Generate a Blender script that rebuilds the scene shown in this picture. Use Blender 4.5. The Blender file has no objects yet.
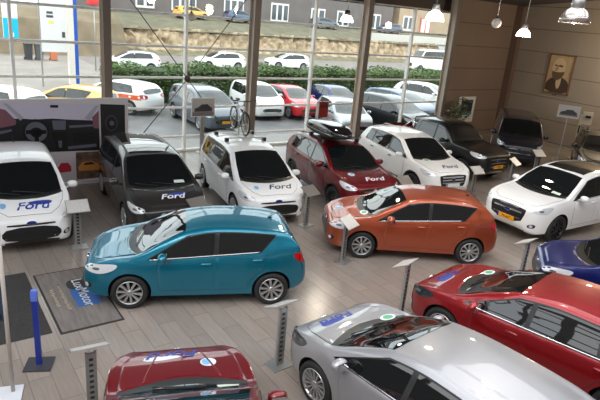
import bpy, bmesh, math, random
import numpy as np
from mathutils import Vector, Matrix
from mathutils.bvhtree import BVHTree
random.seed(7)
D = bpy.data
SC = bpy.context.scene
COL = SC.collection
R = math.radians

# ------------------------------------------------------------------ basics
def srgb(r, g, b):
    def f(c):
        c /= 255.0
        return c / 12.92 if c <= .04045 else ((c + .055) / 1.055) ** 2.4
    return (f(r), f(g), f(b), 1.0)

def setp(o, label=None, cat=None, group=None, kind=None):
    if label: o['label'] = label
    if cat: o['category'] = cat
    if group: o['group'] = group
    if kind: o['kind'] = kind
    return o

def empty(name, loc, yaw=0.0):
    o = D.objects.new(name, None)
    o.empty_display_size = .2
    o.location = loc
    o.rotation_euler = (0, 0, yaw)
    COL.objects.link(o)
    return o

def link(name, me, parent=None):
    o = D.objects.new(name, me)
    COL.objects.link(o)
    if parent is not None:
        o.parent = parent
    return o

def from_bm(name, bm, mats, parent=None, smooth=None, recalc=False):
    if recalc:
        bmesh.ops.recalc_face_normals(bm, faces=bm.faces[:])
    me = D.meshes.new(name)
    bm.to_mesh(me)
    bm.free()
    for m in (mats if isinstance(mats, (list, tuple)) else [mats]):
        me.materials.append(m)
    if smooth is not None:
        me.polygons.foreach_set('use_smooth', [True] * len(me.polygons))
        me.set_sharp_from_angle(angle=R(smooth))
    return link(name, me, parent)

def box(bm, cx, cy, cz, sx, sy, sz, mi=0, M=None):
    vs = []
    for dx, dy, dz in ((-1,-1,-1),(1,-1,-1),(1,1,-1),(-1,1,-1),(-1,-1,1),(1,-1,1),(1,1,1),(-1,1,1)):
        p = Vector((cx + dx * sx / 2, cy + dy * sy / 2, cz + dz * sz / 2))
        vs.append(bm.verts.new(M @ p if M is not None else p))
    for f in ((3,2,1,0),(4,5,6,7),(0,1,5,4),(1,2,6,5),(2,3,7,6),(3,0,4,7)):
        fc = bm.faces.new([vs[i] for i in f]); fc.material_index = mi
    return vs

def tube(bm, pts, r, seg=8, mi=0, cap=True):
    pts = [Vector(p) for p in pts]
    rings = []
    rr = r if isinstance(r, (list, tuple)) else [r] * len(pts)
    prev = None
    for i, p in enumerate(pts):
        t = (pts[min(i + 1, len(pts) - 1)] - pts[max(i - 1, 0)]).normalized()
        if prev is None:
            a = Vector((0, 0, 1)) if abs(t.z) < .9 else Vector((1, 0, 0))
            u = t.cross(a).normalized()
        else:
            u = (prev - t * prev.dot(t)).normalized()
        prev = u
        v = t.cross(u)
        rings.append([bm.verts.new(p + (u * math.cos(2*math.pi*k/seg) + v * math.sin(2*math.pi*k/seg)) * rr[i]) for k in range(seg)])
    for a, b in zip(rings, rings[1:]):
        for k in range(seg):
            f = bm.faces.new((a[k], a[(k+1) % seg], b[(k+1) % seg], b[k])); f.material_index = mi; f.smooth = True
    if cap:
        f = bm.faces.new(rings[0][::-1]); f.material_index = mi
        f = bm.faces.new(rings[-1]); f.material_index = mi

def lathe(bm, prof, seg=32, mi=0, axis='z', M=None, mis=None):
    rings = []
    for (r, h) in prof:
        ring = []
        for k in range(seg):
            a = 2 * math.pi * k / seg
            p = Vector((r*math.cos(a), r*math.sin(a), h)) if axis == 'z' else Vector((r*math.cos(a), h, r*math.sin(a)))
            ring.append(bm.verts.new(M @ p if M is not None else p))
        rings.append(ring)
    for i, (a, b) in enumerate(zip(rings, rings[1:])):
        for k in range(seg):
            f = bm.faces.new((a[k], a[(k+1) % seg], b[(k+1) % seg], b[k]))
            f.material_index = mis[i] if mis else mi
            f.smooth = True
    return rings

def ellipsoid(bm, c, s, mi=0, sub=2, p=2.0):
    r = bmesh.ops.create_icosphere(bm, subdivisions=sub, radius=1)
    for v in r['verts']:
        q = v.co
        if p != 2.0:
            n = (abs(q.x)**p + abs(q.y)**p + abs(q.z)**p) ** (1/p)
            q = q / n
        v.co = Vector((c[0] + q.x*s[0], c[1] + q.y*s[1], c[2] + q.z*s[2]))
    for v in r['verts']:
        for f in v.link_faces:
            f.material_index = mi; f.smooth = True

def pchip(xs, ys, q):
    xs = np.asarray(xs, float); ys = np.asarray(ys, float); q = np.asarray(q, float)
    h = np.diff(xs); dl = np.diff(ys) / h
    m = np.zeros(len(xs))
    for i in range(1, len(xs) - 1):
        if dl[i-1] * dl[i] > 0:
            w1 = 2*h[i] + h[i-1]; w2 = h[i] + 2*h[i-1]
            m[i] = (w1 + w2) / (w1 / dl[i-1] + w2 / dl[i])
    m[0] = dl[0]; m[-1] = dl[-1]
    k = np.clip(np.searchsorted(xs, q) - 1, 0, len(xs) - 2)
    t = (q - xs[k]) / h[k]; t = np.clip(t, 0, 1)
    return ((2*t**3 - 3*t**2 + 1)*ys[k] + (t**3 - 2*t**2 + t)*h[k]*m[k] + (-2*t**3 + 3*t**2)*ys[k+1] + (t**3 - t**2)*h[k]*m[k+1])

# ------------------------------------------------------------------ materials
def mat(name, col, rough=.5, metal=0.0, coat=0.0, emit=None, estr=0.0, spec=.5, coat_rough=.03):
    m = D.materials.new(name); m.use_nodes = True
    b = m.node_tree.nodes['Principled BSDF']
    b.inputs['Base Color'].default_value = col
    b.inputs['Roughness'].default_value = rough
    b.inputs['Metallic'].default_value = metal
    b.inputs['Coat Weight'].default_value = coat
    b.inputs['Coat Roughness'].default_value = coat_rough
    b.inputs['Specular IOR Level'].default_value = spec
    if emit:
        b.inputs['Emission Color'].default_value = emit
        b.inputs['Emission Strength'].default_value = estr
    return m

def noisy(name, c1, c2, scale, rough=.8, detail=4, lo=.35, hi=.65, bump=0.0, stretch=(1,1,1), metal=0.0, spec=.5):
    m = mat(name, c1, rough, metal, spec=spec)
    nt = m.node_tree; b = nt.nodes['Principled BSDF']
    tc = nt.nodes.new('ShaderNodeTexCoord'); mp = nt.nodes.new('ShaderNodeMapping')
    mp.inputs['Scale'].default_value = stretch
    nz = nt.nodes.new('ShaderNodeTexNoise'); nz.inputs['Scale'].default_value = scale; nz.inputs['Detail'].default_value = detail
    cr = nt.nodes.new('ShaderNodeValToRGB')
    cr.color_ramp.elements[0].position = lo; cr.color_ramp.elements[0].color = c1
    cr.color_ramp.elements[1].position = hi; cr.color_ramp.elements[1].color = c2
    nt.links.new(tc.outputs['Object'], mp.inputs['Vector']); nt.links.new(mp.outputs['Vector'], nz.inputs['Vector'])
    nt.links.new(nz.outputs['Fac'], cr.inputs['Fac']); nt.links.new(cr.outputs['Color'], b.inputs['Base Color'])
    if bump:
        bp = nt.nodes.new('ShaderNodeBump'); bp.inputs['Strength'].default_value = bump
        nt.links.new(nz.outputs['Fac'], bp.inputs['Height']); nt.links.new(bp.outputs['Normal'], b.inputs['Normal'])
    return m

def glass_pane_mat(name, tint=(.93, .97, .96, 1)):
    m = D.materials.new(name); m.use_nodes = True
    nt = m.node_tree; nt.nodes.clear()
    out = nt.nodes.new('ShaderNodeOutputMaterial'); mx = nt.nodes.new('ShaderNodeMixShader')
    tr = nt.nodes.new('ShaderNodeBsdfTransparent'); tr.inputs['Color'].default_value = tint
    gl = nt.nodes.new('ShaderNodeBsdfGlossy'); gl.inputs['Roughness'].default_value = .01
    lw = nt.nodes.new('ShaderNodeLayerWeight'); lw.inputs['Blend'].default_value = .5
    pw = nt.nodes.new('ShaderNodeMath'); pw.operation = 'POWER'; pw.inputs[1].default_value = 4.0
    fr = nt.nodes.new('ShaderNodeMath'); fr.operation = 'MULTIPLY_ADD'; fr.inputs[1].default_value = .9; fr.inputs[2].default_value = .03
    nt.links.new(lw.outputs['Facing'], pw.inputs[0]); nt.links.new(pw.outputs[0], fr.inputs[0])
    nt.links.new(fr.outputs[0], mx.inputs[0]); nt.links.new(tr.outputs[0], mx.inputs[1]); nt.links.new(gl.outputs[0], mx.inputs[2])
    nt.links.new(mx.outputs[0], out.inputs[0])
    return m

def paint(name, col, metal=.0, rough=.4):
    return mat(name, col, rough, metal, coat=1.0)

M = {}
M['teal'] = paint('teal_paint', srgb(0, 116, 142), .6)
M['copper'] = paint('copper_paint', srgb(166, 76, 46), .55)
M['cherry'] = paint('cherry_paint', srgb(120, 0, 18), .5)
M['red'] = paint('red_paint', srgb(148, 6, 20), .5)
M['maroon'] = paint('maroon_paint', srgb(112, 6, 20), .45)
M['silver'] = paint('silver_paint', srgb(166, 166, 170), .5, .38)
M['blue'] = paint('blue_paint', srgb(6, 26, 100), .45)
M['white'] = paint('white_paint', srgb(238, 238, 238))
M['graphite'] = paint('graphite_paint', srgb(48, 45, 44), .3)
M['black'] = paint('black_paint', srgb(14, 14, 17))
M['navy'] = paint('navy_paint', srgb(26, 29, 44), .3)
M['signal_red'] = paint('signal_red_paint', srgb(200, 20, 35))
M['grey_blue'] = paint('grey_blue_paint', srgb(92, 100, 110), .5)
M['steel_blue'] = paint('steel_blue_paint', srgb(70, 92, 120), .4)
M['orange_red'] = paint('orange_red_paint', srgb(216, 84, 48))
M['yellow'] = paint('yellow_paint', srgb(228, 176, 70))
M['car_glass'] = mat('car_glass', (.006, .008, .009, 1), .02, 0, coat=.5, spec=.6)
M['trim'] = mat('black_trim', (.012, .012, .012, 1), .35)
M['rubber'] = mat('tyre_rubber', (.014, .014, .014, 1), .75)
M['dark'] = mat('dark_void', (.006, .006, .006, 1), .8)
M['seam'] = mat('panel_gap', (.01, .01, .01, 1), .7)
M['rim'] = mat('alloy_rim', srgb(190, 190, 192), .3, .8)
M['rim_dark'] = mat('dark_alloy_rim', srgb(60, 60, 62), .3, .8)
M['chrome'] = mat('chrome', (.75, .75, .76, 1), .12, 1.0)
M['lamp'] = mat('headlamp_glass', srgb(226, 229, 233), .2, .25, coat=1)
M['lens_grey'] = mat('lens_grey', srgb(130, 134, 140), .1, .5, coat=1)
M['lamp_dark'] = mat('headlamp_smoked', srgb(58, 60, 64), .1, .4, coat=1)
M['tail'] = mat('tail_lamp', srgb(170, 8, 12), .12, 0, coat=1)
M['plate_y'] = noisy('yellow_plate', srgb(244, 168, 20), srgb(235, 155, 15), 3, .4)
M['plate_w'] = mat('white_plate', srgb(220, 220, 220), .4)
M['plate_txt'] = mat('plate_letters', srgb(40, 30, 10), .5)
M['euro'] = mat('euro_band', srgb(20, 50, 160), .4)
M['oval'] = mat('oval_blue', srgb(15, 40, 110), .25, coat=1)
M['ink'] = mat('script_blue', srgb(40, 62, 150), .4)
M['ink_dark'] = mat('script_dark', srgb(38, 44, 80), .4)
M['ink_white'] = mat('script_white', srgb(232, 232, 240), .4)
M['sticker'] = mat('sticker_blue', srgb(120, 170, 215), .4)
M['sticker_w'] = mat('sticker_white', srgb(220, 225, 232), .4)
M['green'] = mat('sticker_green', srgb(90, 170, 120), .4)
M['paper'] = mat('paper', srgb(205, 220, 205), .6)
M['acryl'] = mat('panel_white', srgb(206, 204, 200), .3)
M['acryl_print'] = noisy('panel_print', srgb(208, 206, 202), srgb(176, 172, 168), 30, .3, stretch=(1, 8, 1))
M['reflect_card'] = mat('panel_dark_reflection', srgb(110, 105, 100), .45)  # white panel greyed to carry a reflection of the dark interior
M['alu'] = mat('brushed_aluminium', srgb(170, 170, 168), .38, .7)
M['alu_d'] = mat('dark_slot', srgb(50, 50, 50), .5)
M['mullion'] = mat('mullion_white', srgb(240, 238, 234), .45)
M['column'] = mat('column_brown', srgb(112, 99, 90), .5)
M['column_lit'] = mat('column_lit_brown', srgb(190, 176, 160), .5)  # column brown painted paler, as lit from the glass side
M['beam'] = mat('beam_dark', srgb(62, 52, 46), .6)
M['glass'] = glass_pane_mat('window_glass')
M['cable'] = mat('brace_rod', srgb(70, 65, 60), .4, .5)

# ------------------------------------------------------------------ patches on a hull
class Hull:
    def __init__(s, verts, faces):
        s.bvh = BVHTree.FromPolygons([Vector(v) for v in verts], faces)
    def hit(s, p, d):
        d = Vector(d).normalized(); p = Vector(p)
        loc, n, i, dist = s.bvh.ray_cast(p - d * 6, d)
        if loc is None:
            loc, n, i, dist = s.bvh.find_nearest(p)
        if n.dot(d) > 0: n = -n
        return loc, n

def chaikin(p, it):
    for _ in range(it):
        q = []
        for i in range(len(p)):
            a = p[i]; b = p[(i + 1) % len(p)]
            q += [a * .75 + b * .25, a * .25 + b * .75]
        p = q
    return p

def frame_for(d):
    d = Vector(d).normalized()
    up = Vector((0, 0, 1)) if abs(d.z) < .9 else Vector((1, 0, 0))
    u = d.cross(up).normalized(); v = u.cross(d).normalized()
    return u, v, d

def patch(hull, name, pts, dirv, mats, parent, off=.004, grid=.07, rnd=0, seam=0.0, depth=.012):
    u, v, d = frame_for(dirv)
    P2 = [Vector((Vector(p).dot(u), Vector(p).dot(v))) for p in pts]
    base = sum((Vector(p).dot(d) for p in pts)) / len(pts)
    if rnd: P2 = chaikin(P2, rnd)
    bm = bmesh.new()
    vs = [bm.verts.new((p.x, p.y, 0)) for p in P2]
    f = bm.faces.new(vs); f.normal_update()
    if f.normal.z < 0: f.normal_flip()
    xs = [p.x for p in P2]; ys = [p.y for p in P2]
    for lo, hi, ax in ((min(xs), max(xs), Vector((1, 0, 0))), (min(ys), max(ys), Vector((0, 1, 0)))):
        n = int((hi - lo) / grid)
        for k in range(1, n + 1):
            c = lo + (hi - lo) * k / (n + 1)
            bmesh.ops.bisect_plane(bm, geom=bm.verts[:] + bm.edges[:] + bm.faces[:], plane_co=ax * c, plane_no=ax, dist=1e-5)
    bmesh.ops.triangulate(bm, faces=[q for q in bm.faces if len(q.verts) > 4])
    bedges = [e for e in bm.edges if e.is_boundary]
    out = {}
    for e in bedges:
        fc = e.link_faces[0]
        for x in e.verts:
            ed = (e.verts[1].co - e.verts[0].co); nn = Vector((ed.y, -ed.x, 0)).normalized()
            if nn.dot(e.verts[0].co - fc.calc_center_median()) < 0: nn = -nn
            out[x] = out.get(x, Vector((0, 0, 0))) + nn
    pos = {}
    low = {}
    for x in bm.verts:
        q = u * x.co.x + v * x.co.y + d * base
        loc, n = hull.hit(q, d)
        pos[x] = loc + n * off
        if x in out:
            o2 = out[x].normalized() * seam
            q2 = u * (x.co.x + o2.x) + v * (x.co.y + o2.y) + d * base
            l2, n2 = hull.hit(q2, d)
            low[x] = (l2 + n2 * .0012) if seam else (loc - n * depth)
    ring = {x: bm.verts.new(low[x]) for x in low}
    for x, p in pos.items(): x.co = p
    for e in bedges:
        a, b = e.verts
        lp = e.link_loops[0]
        if lp.vert is a: q = bm.faces.new((b, a, ring[a], ring[b]))
        else: q = bm.faces.new((a, b, ring[b], ring[a]))
        q.material_index = 1 if seam else 0
    # patch normal must face against d
    for fc in bm.faces: fc.normal_update()
    for fc in bm.faces:
        if fc.material_index == 0 and fc.normal.dot(d) > .2: fc.normal_flip()
    ms = list(mats) if isinstance(mats, (list, tuple)) else [mats]
    if seam and len(ms) < 2: ms.append(M['seam'])
    return from_bm(name, bm, ms, parent, smooth=35)

def ellipse3(c, a, b, u, v, n=20):
    c = Vector(c); u = Vector(u); v = Vector(v)
    return [c + u * (a * math.cos(2*math.pi*k/n)) + v * (b * math.sin(2*math.pi*k/n)) for k in range(n)]

def text_geo(s, size, shear=0.0, align='CENTER', bold=0.0):
    cu = D.curves.new('t', 'FONT'); cu.body = s; cu.size = size; cu.shear = shear; cu.offset = bold
    cu.align_x = align; cu.align_y = 'CENTER'; cu.resolution_u = 3
    o = D.objects.new('t', cu); COL.objects.link(o)
    dg = bpy.context.evaluated_depsgraph_get()
    me = D.meshes.new_from_object(o.evaluated_get(dg))
    vs = [v.co.copy() for v in me.vertices]; fs = [tuple(p.vertices) for p in me.polygons]
    D.objects.remove(o); D.curves.remove(cu); D.meshes.remove(me)
    return vs, fs

def text_on(hull, name, s, size, org, right, up, dirv, m, parent, off=.007, shear=.3, bold=.004, stretch=1.0):
    vs, fs = text_geo(s, size, shear, bold=bold)
    right = Vector(right); up = Vector(up); org = Vector(org); d = Vector(dirv).normalized()
    bm = bmesh.new(); L = []
    for p in vs:
        q = org + right * p.x * stretch + up * p.y
        if hull is not None:
            loc, n = hull.hit(q, d); L.append(bm.verts.new(loc + n * off))
        else:
            L.append(bm.verts.new(q - d * off))
    for f in fs:
        try: bm.faces.new([L[i] for i in f])
        except ValueError: pass
    for fc in bm.faces:
        fc.normal_update()
        if fc.normal.dot(d) > 0: fc.normal_flip()
    r = bmesh.ops.extrude_face_region(bm, geom=bm.faces[:])
    for g in r['geom']:
        if isinstance(g, bmesh.types.BMVert): g.co -= d * .0015
    return from_bm(name, bm, m, parent)

# ------------------------------------------------------------------ wheels
WHEEL_CACHE = {}
def wheel_meshes(rad, spokes, rimmat, seg):
    key = (round(rad, 3), spokes, rimmat, seg)
    if key in WHEEL_CACHE: return WHEEL_CACHE[key]
    ri = rad * .70
    bm = bmesh.new()
    lathe(bm, [(.001, .03), (ri, .03), (ri, .095), (rad*.86, .108), (rad*.96, .098), (rad, .065), (rad, -.065), (rad*.96, -.098), (rad*.8, -.105), (ri, -.095), (.001, -.09)],
          seg, axis='y', mis=[1, 1, 0, 0, 0, 0, 0, 0, 0, 1])
    bmesh.ops.recalc_face_normals(bm, faces=bm.faces[:])
    tyre = D.meshes.new('tyre'); bm.to_mesh(tyre); bm.free()
    tyre.materials.append(M['rubber']); tyre.materials.append(M['dark'])
    bm = bmesh.new()
    lathe(bm, [(ri + .004, .10), (ri + .001, .112), (ri*.95, .108), (ri*.92, .07), (ri*.90, .035)], seg, axis='y')
    for k in range(spokes):
        a = 2 * math.pi * (k + .25) / spokes
        ca, sa = math.cos(a), math.sin(a)
        def pt(r, w, y): return Vector((r*ca - w*sa, y, r*sa + w*ca))
        w0, w1 = .62*ri/spokes*2.0*.5, .95*ri/spokes*2.0*.55
        r0, r1 = ri*.16, ri*.95
        pr = [pt(r0, -w0, .085), pt(r0, w0, .085), pt(r1, w1, .104), pt(r1, -w1, .104), pt(r0, -w0, .05), pt(r0, w0, .05), pt(r1, w1, .06), pt(r1, -w1, .06)]
        v = [bm.verts.new(p) for p in pr]
        for f in ((0,1,2,3),(7,6,5,4),(0,4,5,1),(1,5,6,2),(2,6,7,3),(3,7,4,0)): bm.faces.new([v[i] for i in f])
    lathe(bm, [(.001, .098), (ri*.16, .095), (ri*.22, .08), (ri*.24, .04)], 16, axis='y')
    bmesh.ops.recalc_face_normals(bm, faces=bm.faces[:])
    rim = D.meshes.new('rim'); bm.to_mesh(rim); bm.free(); rim.materials.append(M[rimmat])
    WHEEL_CACHE[key] = (tyre, rim)
    return WHEEL_CACHE[key]

# ------------------------------------------------------------------ cars
SPECS = {
 'supermini': dict(L=3.98, W=1.735, H=1.47, WB=2.493, FO=.80, zn=.79, xc=1.14, zc=.99, xh=.26, zh=1.405, xre=-1.50, zre=1.365, xtg=-1.78, ztg=1.02, bf=.92, br=1.11, taper=.55, R=.315, tum=.44),
 'hatch':     dict(L=4.33, W=1.823, H=1.47, WB=2.648, FO=.85, zn=.80, xc=1.22, zc=.98, xh=.25, zh=1.40, xre=-1.70, zre=1.37, xtg=-2.02, ztg=1.0, bf=.92, br=1.04, R=.325, tum=.46),
 'estate':    dict(L=4.70, W=1.85, H=1.48, WB=2.75, FO=.83, zn=.79, xc=1.25, zc=.98, xh=.25, zh=1.40, xre=-1.95, zre=1.38, xtg=-2.25, ztg=1.0, bf=.92, br=1.03, R=.33, tum=.46),
 'mpv':       dict(L=4.52, W=1.83, H=1.66, WB=2.79, FO=.88, zn=.82, xc=1.45, zc=1.03, xh=.45, zh=1.57, xre=-1.85, zre=1.58, xtg=-2.12, ztg=1.08, bf=.95, br=1.07, R=.325, tum=.34),
 'big_mpv':   dict(L=4.80, W=1.87, H=1.66, WB=2.85, FO=.93, zn=.82, xc=1.42, zc=1.06, xh=.42, zh=1.57, xre=-1.95, zre=1.57, xtg=-2.25, ztg=1.08, bf=1.0, br=1.10, R=.34, tum=.36),
 'mini_mpv':  dict(L=4.08, W=1.75, H=1.62, WB=2.49, FO=.80, zn=.82, xc=1.28, zc=1.07, xh=.33, zh=1.54, xre=-1.60, zre=1.54, xtg=-1.82, ztg=1.08, bf=1.0, br=1.08, R=.31, tum=.30),
 'crossover': dict(L=4.52, W=1.84, H=1.69, WB=2.69, FO=.90, zn=.92, xc=1.12, zc=1.12, xh=.25, zh=1.60, xre=-1.72, zre=1.60, xtg=-2.05, ztg=1.2, bf=1.07, br=1.20, R=.35, tum=.40, zb=.27),
 'large_suv': dict(L=4.81, W=1.93, H=1.74, WB=2.85, FO=.94, zn=.97, xc=1.15, zc=1.16, xh=.25, zh=1.65, xre=-1.80, zre=1.65, xtg=-2.2, ztg=1.22, bf=1.10, br=1.22, R=.38, tum=.40, zb=.27),
 'pickup':    dict(L=5.36, W=1.86, H=1.82, WB=3.22, FO=.90, zn=1.04, xc=1.12, zc=1.20, xh=.50, zh=1.74, xre=-.85, zre=1.76, xtg=-1.02, ztg=1.2, bf=1.14, br=1.16, R=.38, tum=.34, zb=.32, bed=True),
 'van':       dict(L=4.97, W=1.99, H=1.98, WB=2.93, FO=.93, zn=1.02, xc=1.55, zc=1.24, xh=.92, zh=1.90, xre=-2.3, zre=1.93, xtg=-2.42, ztg=1.2, bf=1.16, br=1.18, R=.34, tum=.16, zb=.22),
}

def body_geo(S, step=.055):
    W2 = S['W'] / 2; xf = S['WB']/2 + S['FO']; xr = xf - S['L']; zn = S['zn']; zb0 = S.get('zb', .20)
    S['xf'] = xf; S['xr'] = xr
    top = [(xf, .50*zn+.08), (xf - .012, .72*zn), (xf - .05, zn - .075), (xf - .16, zn), ((xf + S['xc'])/2 - .03, zn + (S['zc'] - zn)*.62),
           (S['xc'], S['zc']), ((S['xc'] + S['xh'])/2, (S['zc'] + S['zh'])/2 + .018), (S['xh'], S['zh']),
           ((S['xh']*.68 + S['xre']*.32), S['H']), (S['xre'], S['zre']), (S['xre'] - .09, S['zre'] - .07), (S['xtg'], S['ztg'])]
    if S.get('bed'):
        top += [(S['xtg'] - .08, S['ztg'] - .05), (xr + .12, S['ztg'] - .05), (xr + .05, S['ztg'] - .09), (xr + .02, .75), (xr, .55)]
    else:
        top += [(min(S['xtg'] - .03, xr + .12), S['ztg'] - .10), (xr + .03, .72), (xr, .50)]
    top = np.array(top)
    chord = np.concatenate([[0], np.cumsum(np.hypot(*np.diff(top, axis=0).T))])
    n = int(chord[-1] / step)
    q = np.linspace(0, chord[-1], n)
    q = np.unique(np.concatenate([q, chord[:3], [.03, .08]]))
    X = -pchip(chord, -top[:, 0], q); Z = pchip(chord, top[:, 1], q)
    X = np.minimum.accumulate(X)
    for i in range(1, len(X)):
        if X[i] >= X[i-1] - 1e-4: X[i] = X[i-1] - 1e-4
    wx = [xr, xr + .05, xr + .2, xr + .5, -S['WB']/2, 0, S['WB']/2, xf - .6, xf - .32, xf - .14, xf - .05, xf]
    ww = [.66, .78, .87, .945, .99, 1.0, .99, .968, .908, .815, .71, .57]
    if S.get('nose'): ww[-4:] = S['nose']
    if S.get('bed'): ww[0:3] = [.88, .94, .97]
    Wd = pchip(wx, ww, np.clip(X, xr, xf)) * W2
    bx = [xr, xr + .06, xr + .3, xr + .8, xf - .8, xf - .25, xf - .08, xf]
    bz = [.42, .34, zb0 + .04, zb0, zb0, zb0, zb0 + .05, .40*zn+.06]
    B0 = pchip(bx, bz, np.clip(X, xr, xf))
    lx = [xr - 1, xr, S['xc'] - .2, S['xc'] + .25, xf + 1]; lz = [S['br'], S['br'], S['bf'], S['zc'] - .03, S['zc'] - .03]
    Bl = np.interp(X, lx, lz)
    Bl = np.minimum(Bl, Z - .035)
    S['belt'] = lambda x: float(np.interp(x, lx, lz))
    cnt = [2, 2, 2, 3, 3, 2, 2, 4, 4, 3, 4, 3, 3]
    ti = np.concatenate([[i + k / c for k in range(c)] for i, c in enumerate(cnt)] + [[len(cnt)]])
    verts = []; rows = []
    for x, zt, w, zb, b in zip(X, Z, Wd, B0, Bl):
        b = max(b, zb + .03); zt = max(zt, b + .01)
        e = zt - b; wb = .955 * w; tm = S['tum'] * min(1, w / W2 * 1.05) * (1 + S.get('taper', .15)*min(1, max(0, (S['xre'] + .5 - x)/.7))**1.5); k = min(1, e / .4)
        we = wb - tm * e
        sec = [(0, zb), (.80*w, zb), (.955*w, zb + .04), (.985*w, zb + .3*(b - zb)), (w, zb + .62*(b - zb)), (.988*w, zb + .85*(b - zb)), (wb, b),
               (wb - tm*e*.45 + .004*k, b + .45*e), (wb - tm*e*.82 + .004*k, b + .82*e), (we - .035*k - .02, b + .93*e),
               (we*.80, zt - .022*k - .006), (we*.45, zt - .006), (0, zt)]
        sec = np.array(sec)
        ch = np.arange(len(sec), dtype=float)
        ys = pchip(ch, sec[:, 0], ti); zs = pchip(ch, sec[:, 1], ti)
        row = [(x, y, z) for y, z in zip(ys, zs)] + [(x, -y, z) for y, z in zip(ys[-2:0:-1], zs[-2:0:-1])]
        rows.append(list(range(len(verts), len(verts) + len(row)))); verts += row
    faces = []
    m = len(rows[0])
    for a, b in zip(rows, rows[1:]):
        for k in range(m):
            faces.append((a[k], b[k], b[(k+1) % m], a[(k+1) % m]))
    c0 = len(verts); verts.append((X[0], 0, (B0[0] + Z[0]) / 2)); c1 = len(verts); verts.append((X[-1], 0, (B0[-1] + Z[-1]) / 2))
    for k in range(m):
        faces.append((rows[0][k], rows[0][(k+1) % m], c0)); faces.append((rows[-1][(k+1) % m], rows[-1][k], c1))
    return verts, faces

def boolean(obj, cutter):
    md = obj.modifiers.new('b', 'BOOLEAN'); md.operation = 'DIFFERENCE'; md.object = cutter; md.solver = 'EXACT'
    try: md.material_mode = 'TRANSFER'
    except Exception: pass
    dg = bpy.context.evaluated_depsgraph_get()
    me = D.meshes.new_from_object(obj.evaluated_get(dg))
    obj.modifiers.clear()
    old = obj.data; obj.data = me; D.meshes.remove(old)
    D.objects.remove(cutter)

def sidepoly(S, hull_top, b0, t0, b1, t1, zlo=.018, frac=.80, n=10):
    """polygon of a side window between front edge (b0 bottom, t0 top) and rear edge (b1, t1) - x values"""
    bot = []; tp = []
    for k in range(n + 1):
        a = k / n
        x = b0 + (b1 - b0) * a; bot.append((x, S['belt'](x) + zlo))
        x = t0 + (t1 - t0) * a; b = S['belt'](x); e = hull_top(x) - b
        tp.append((x, b + max(frac * e - .01, zlo + .004)))
    return bot + tp[::-1]

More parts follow.
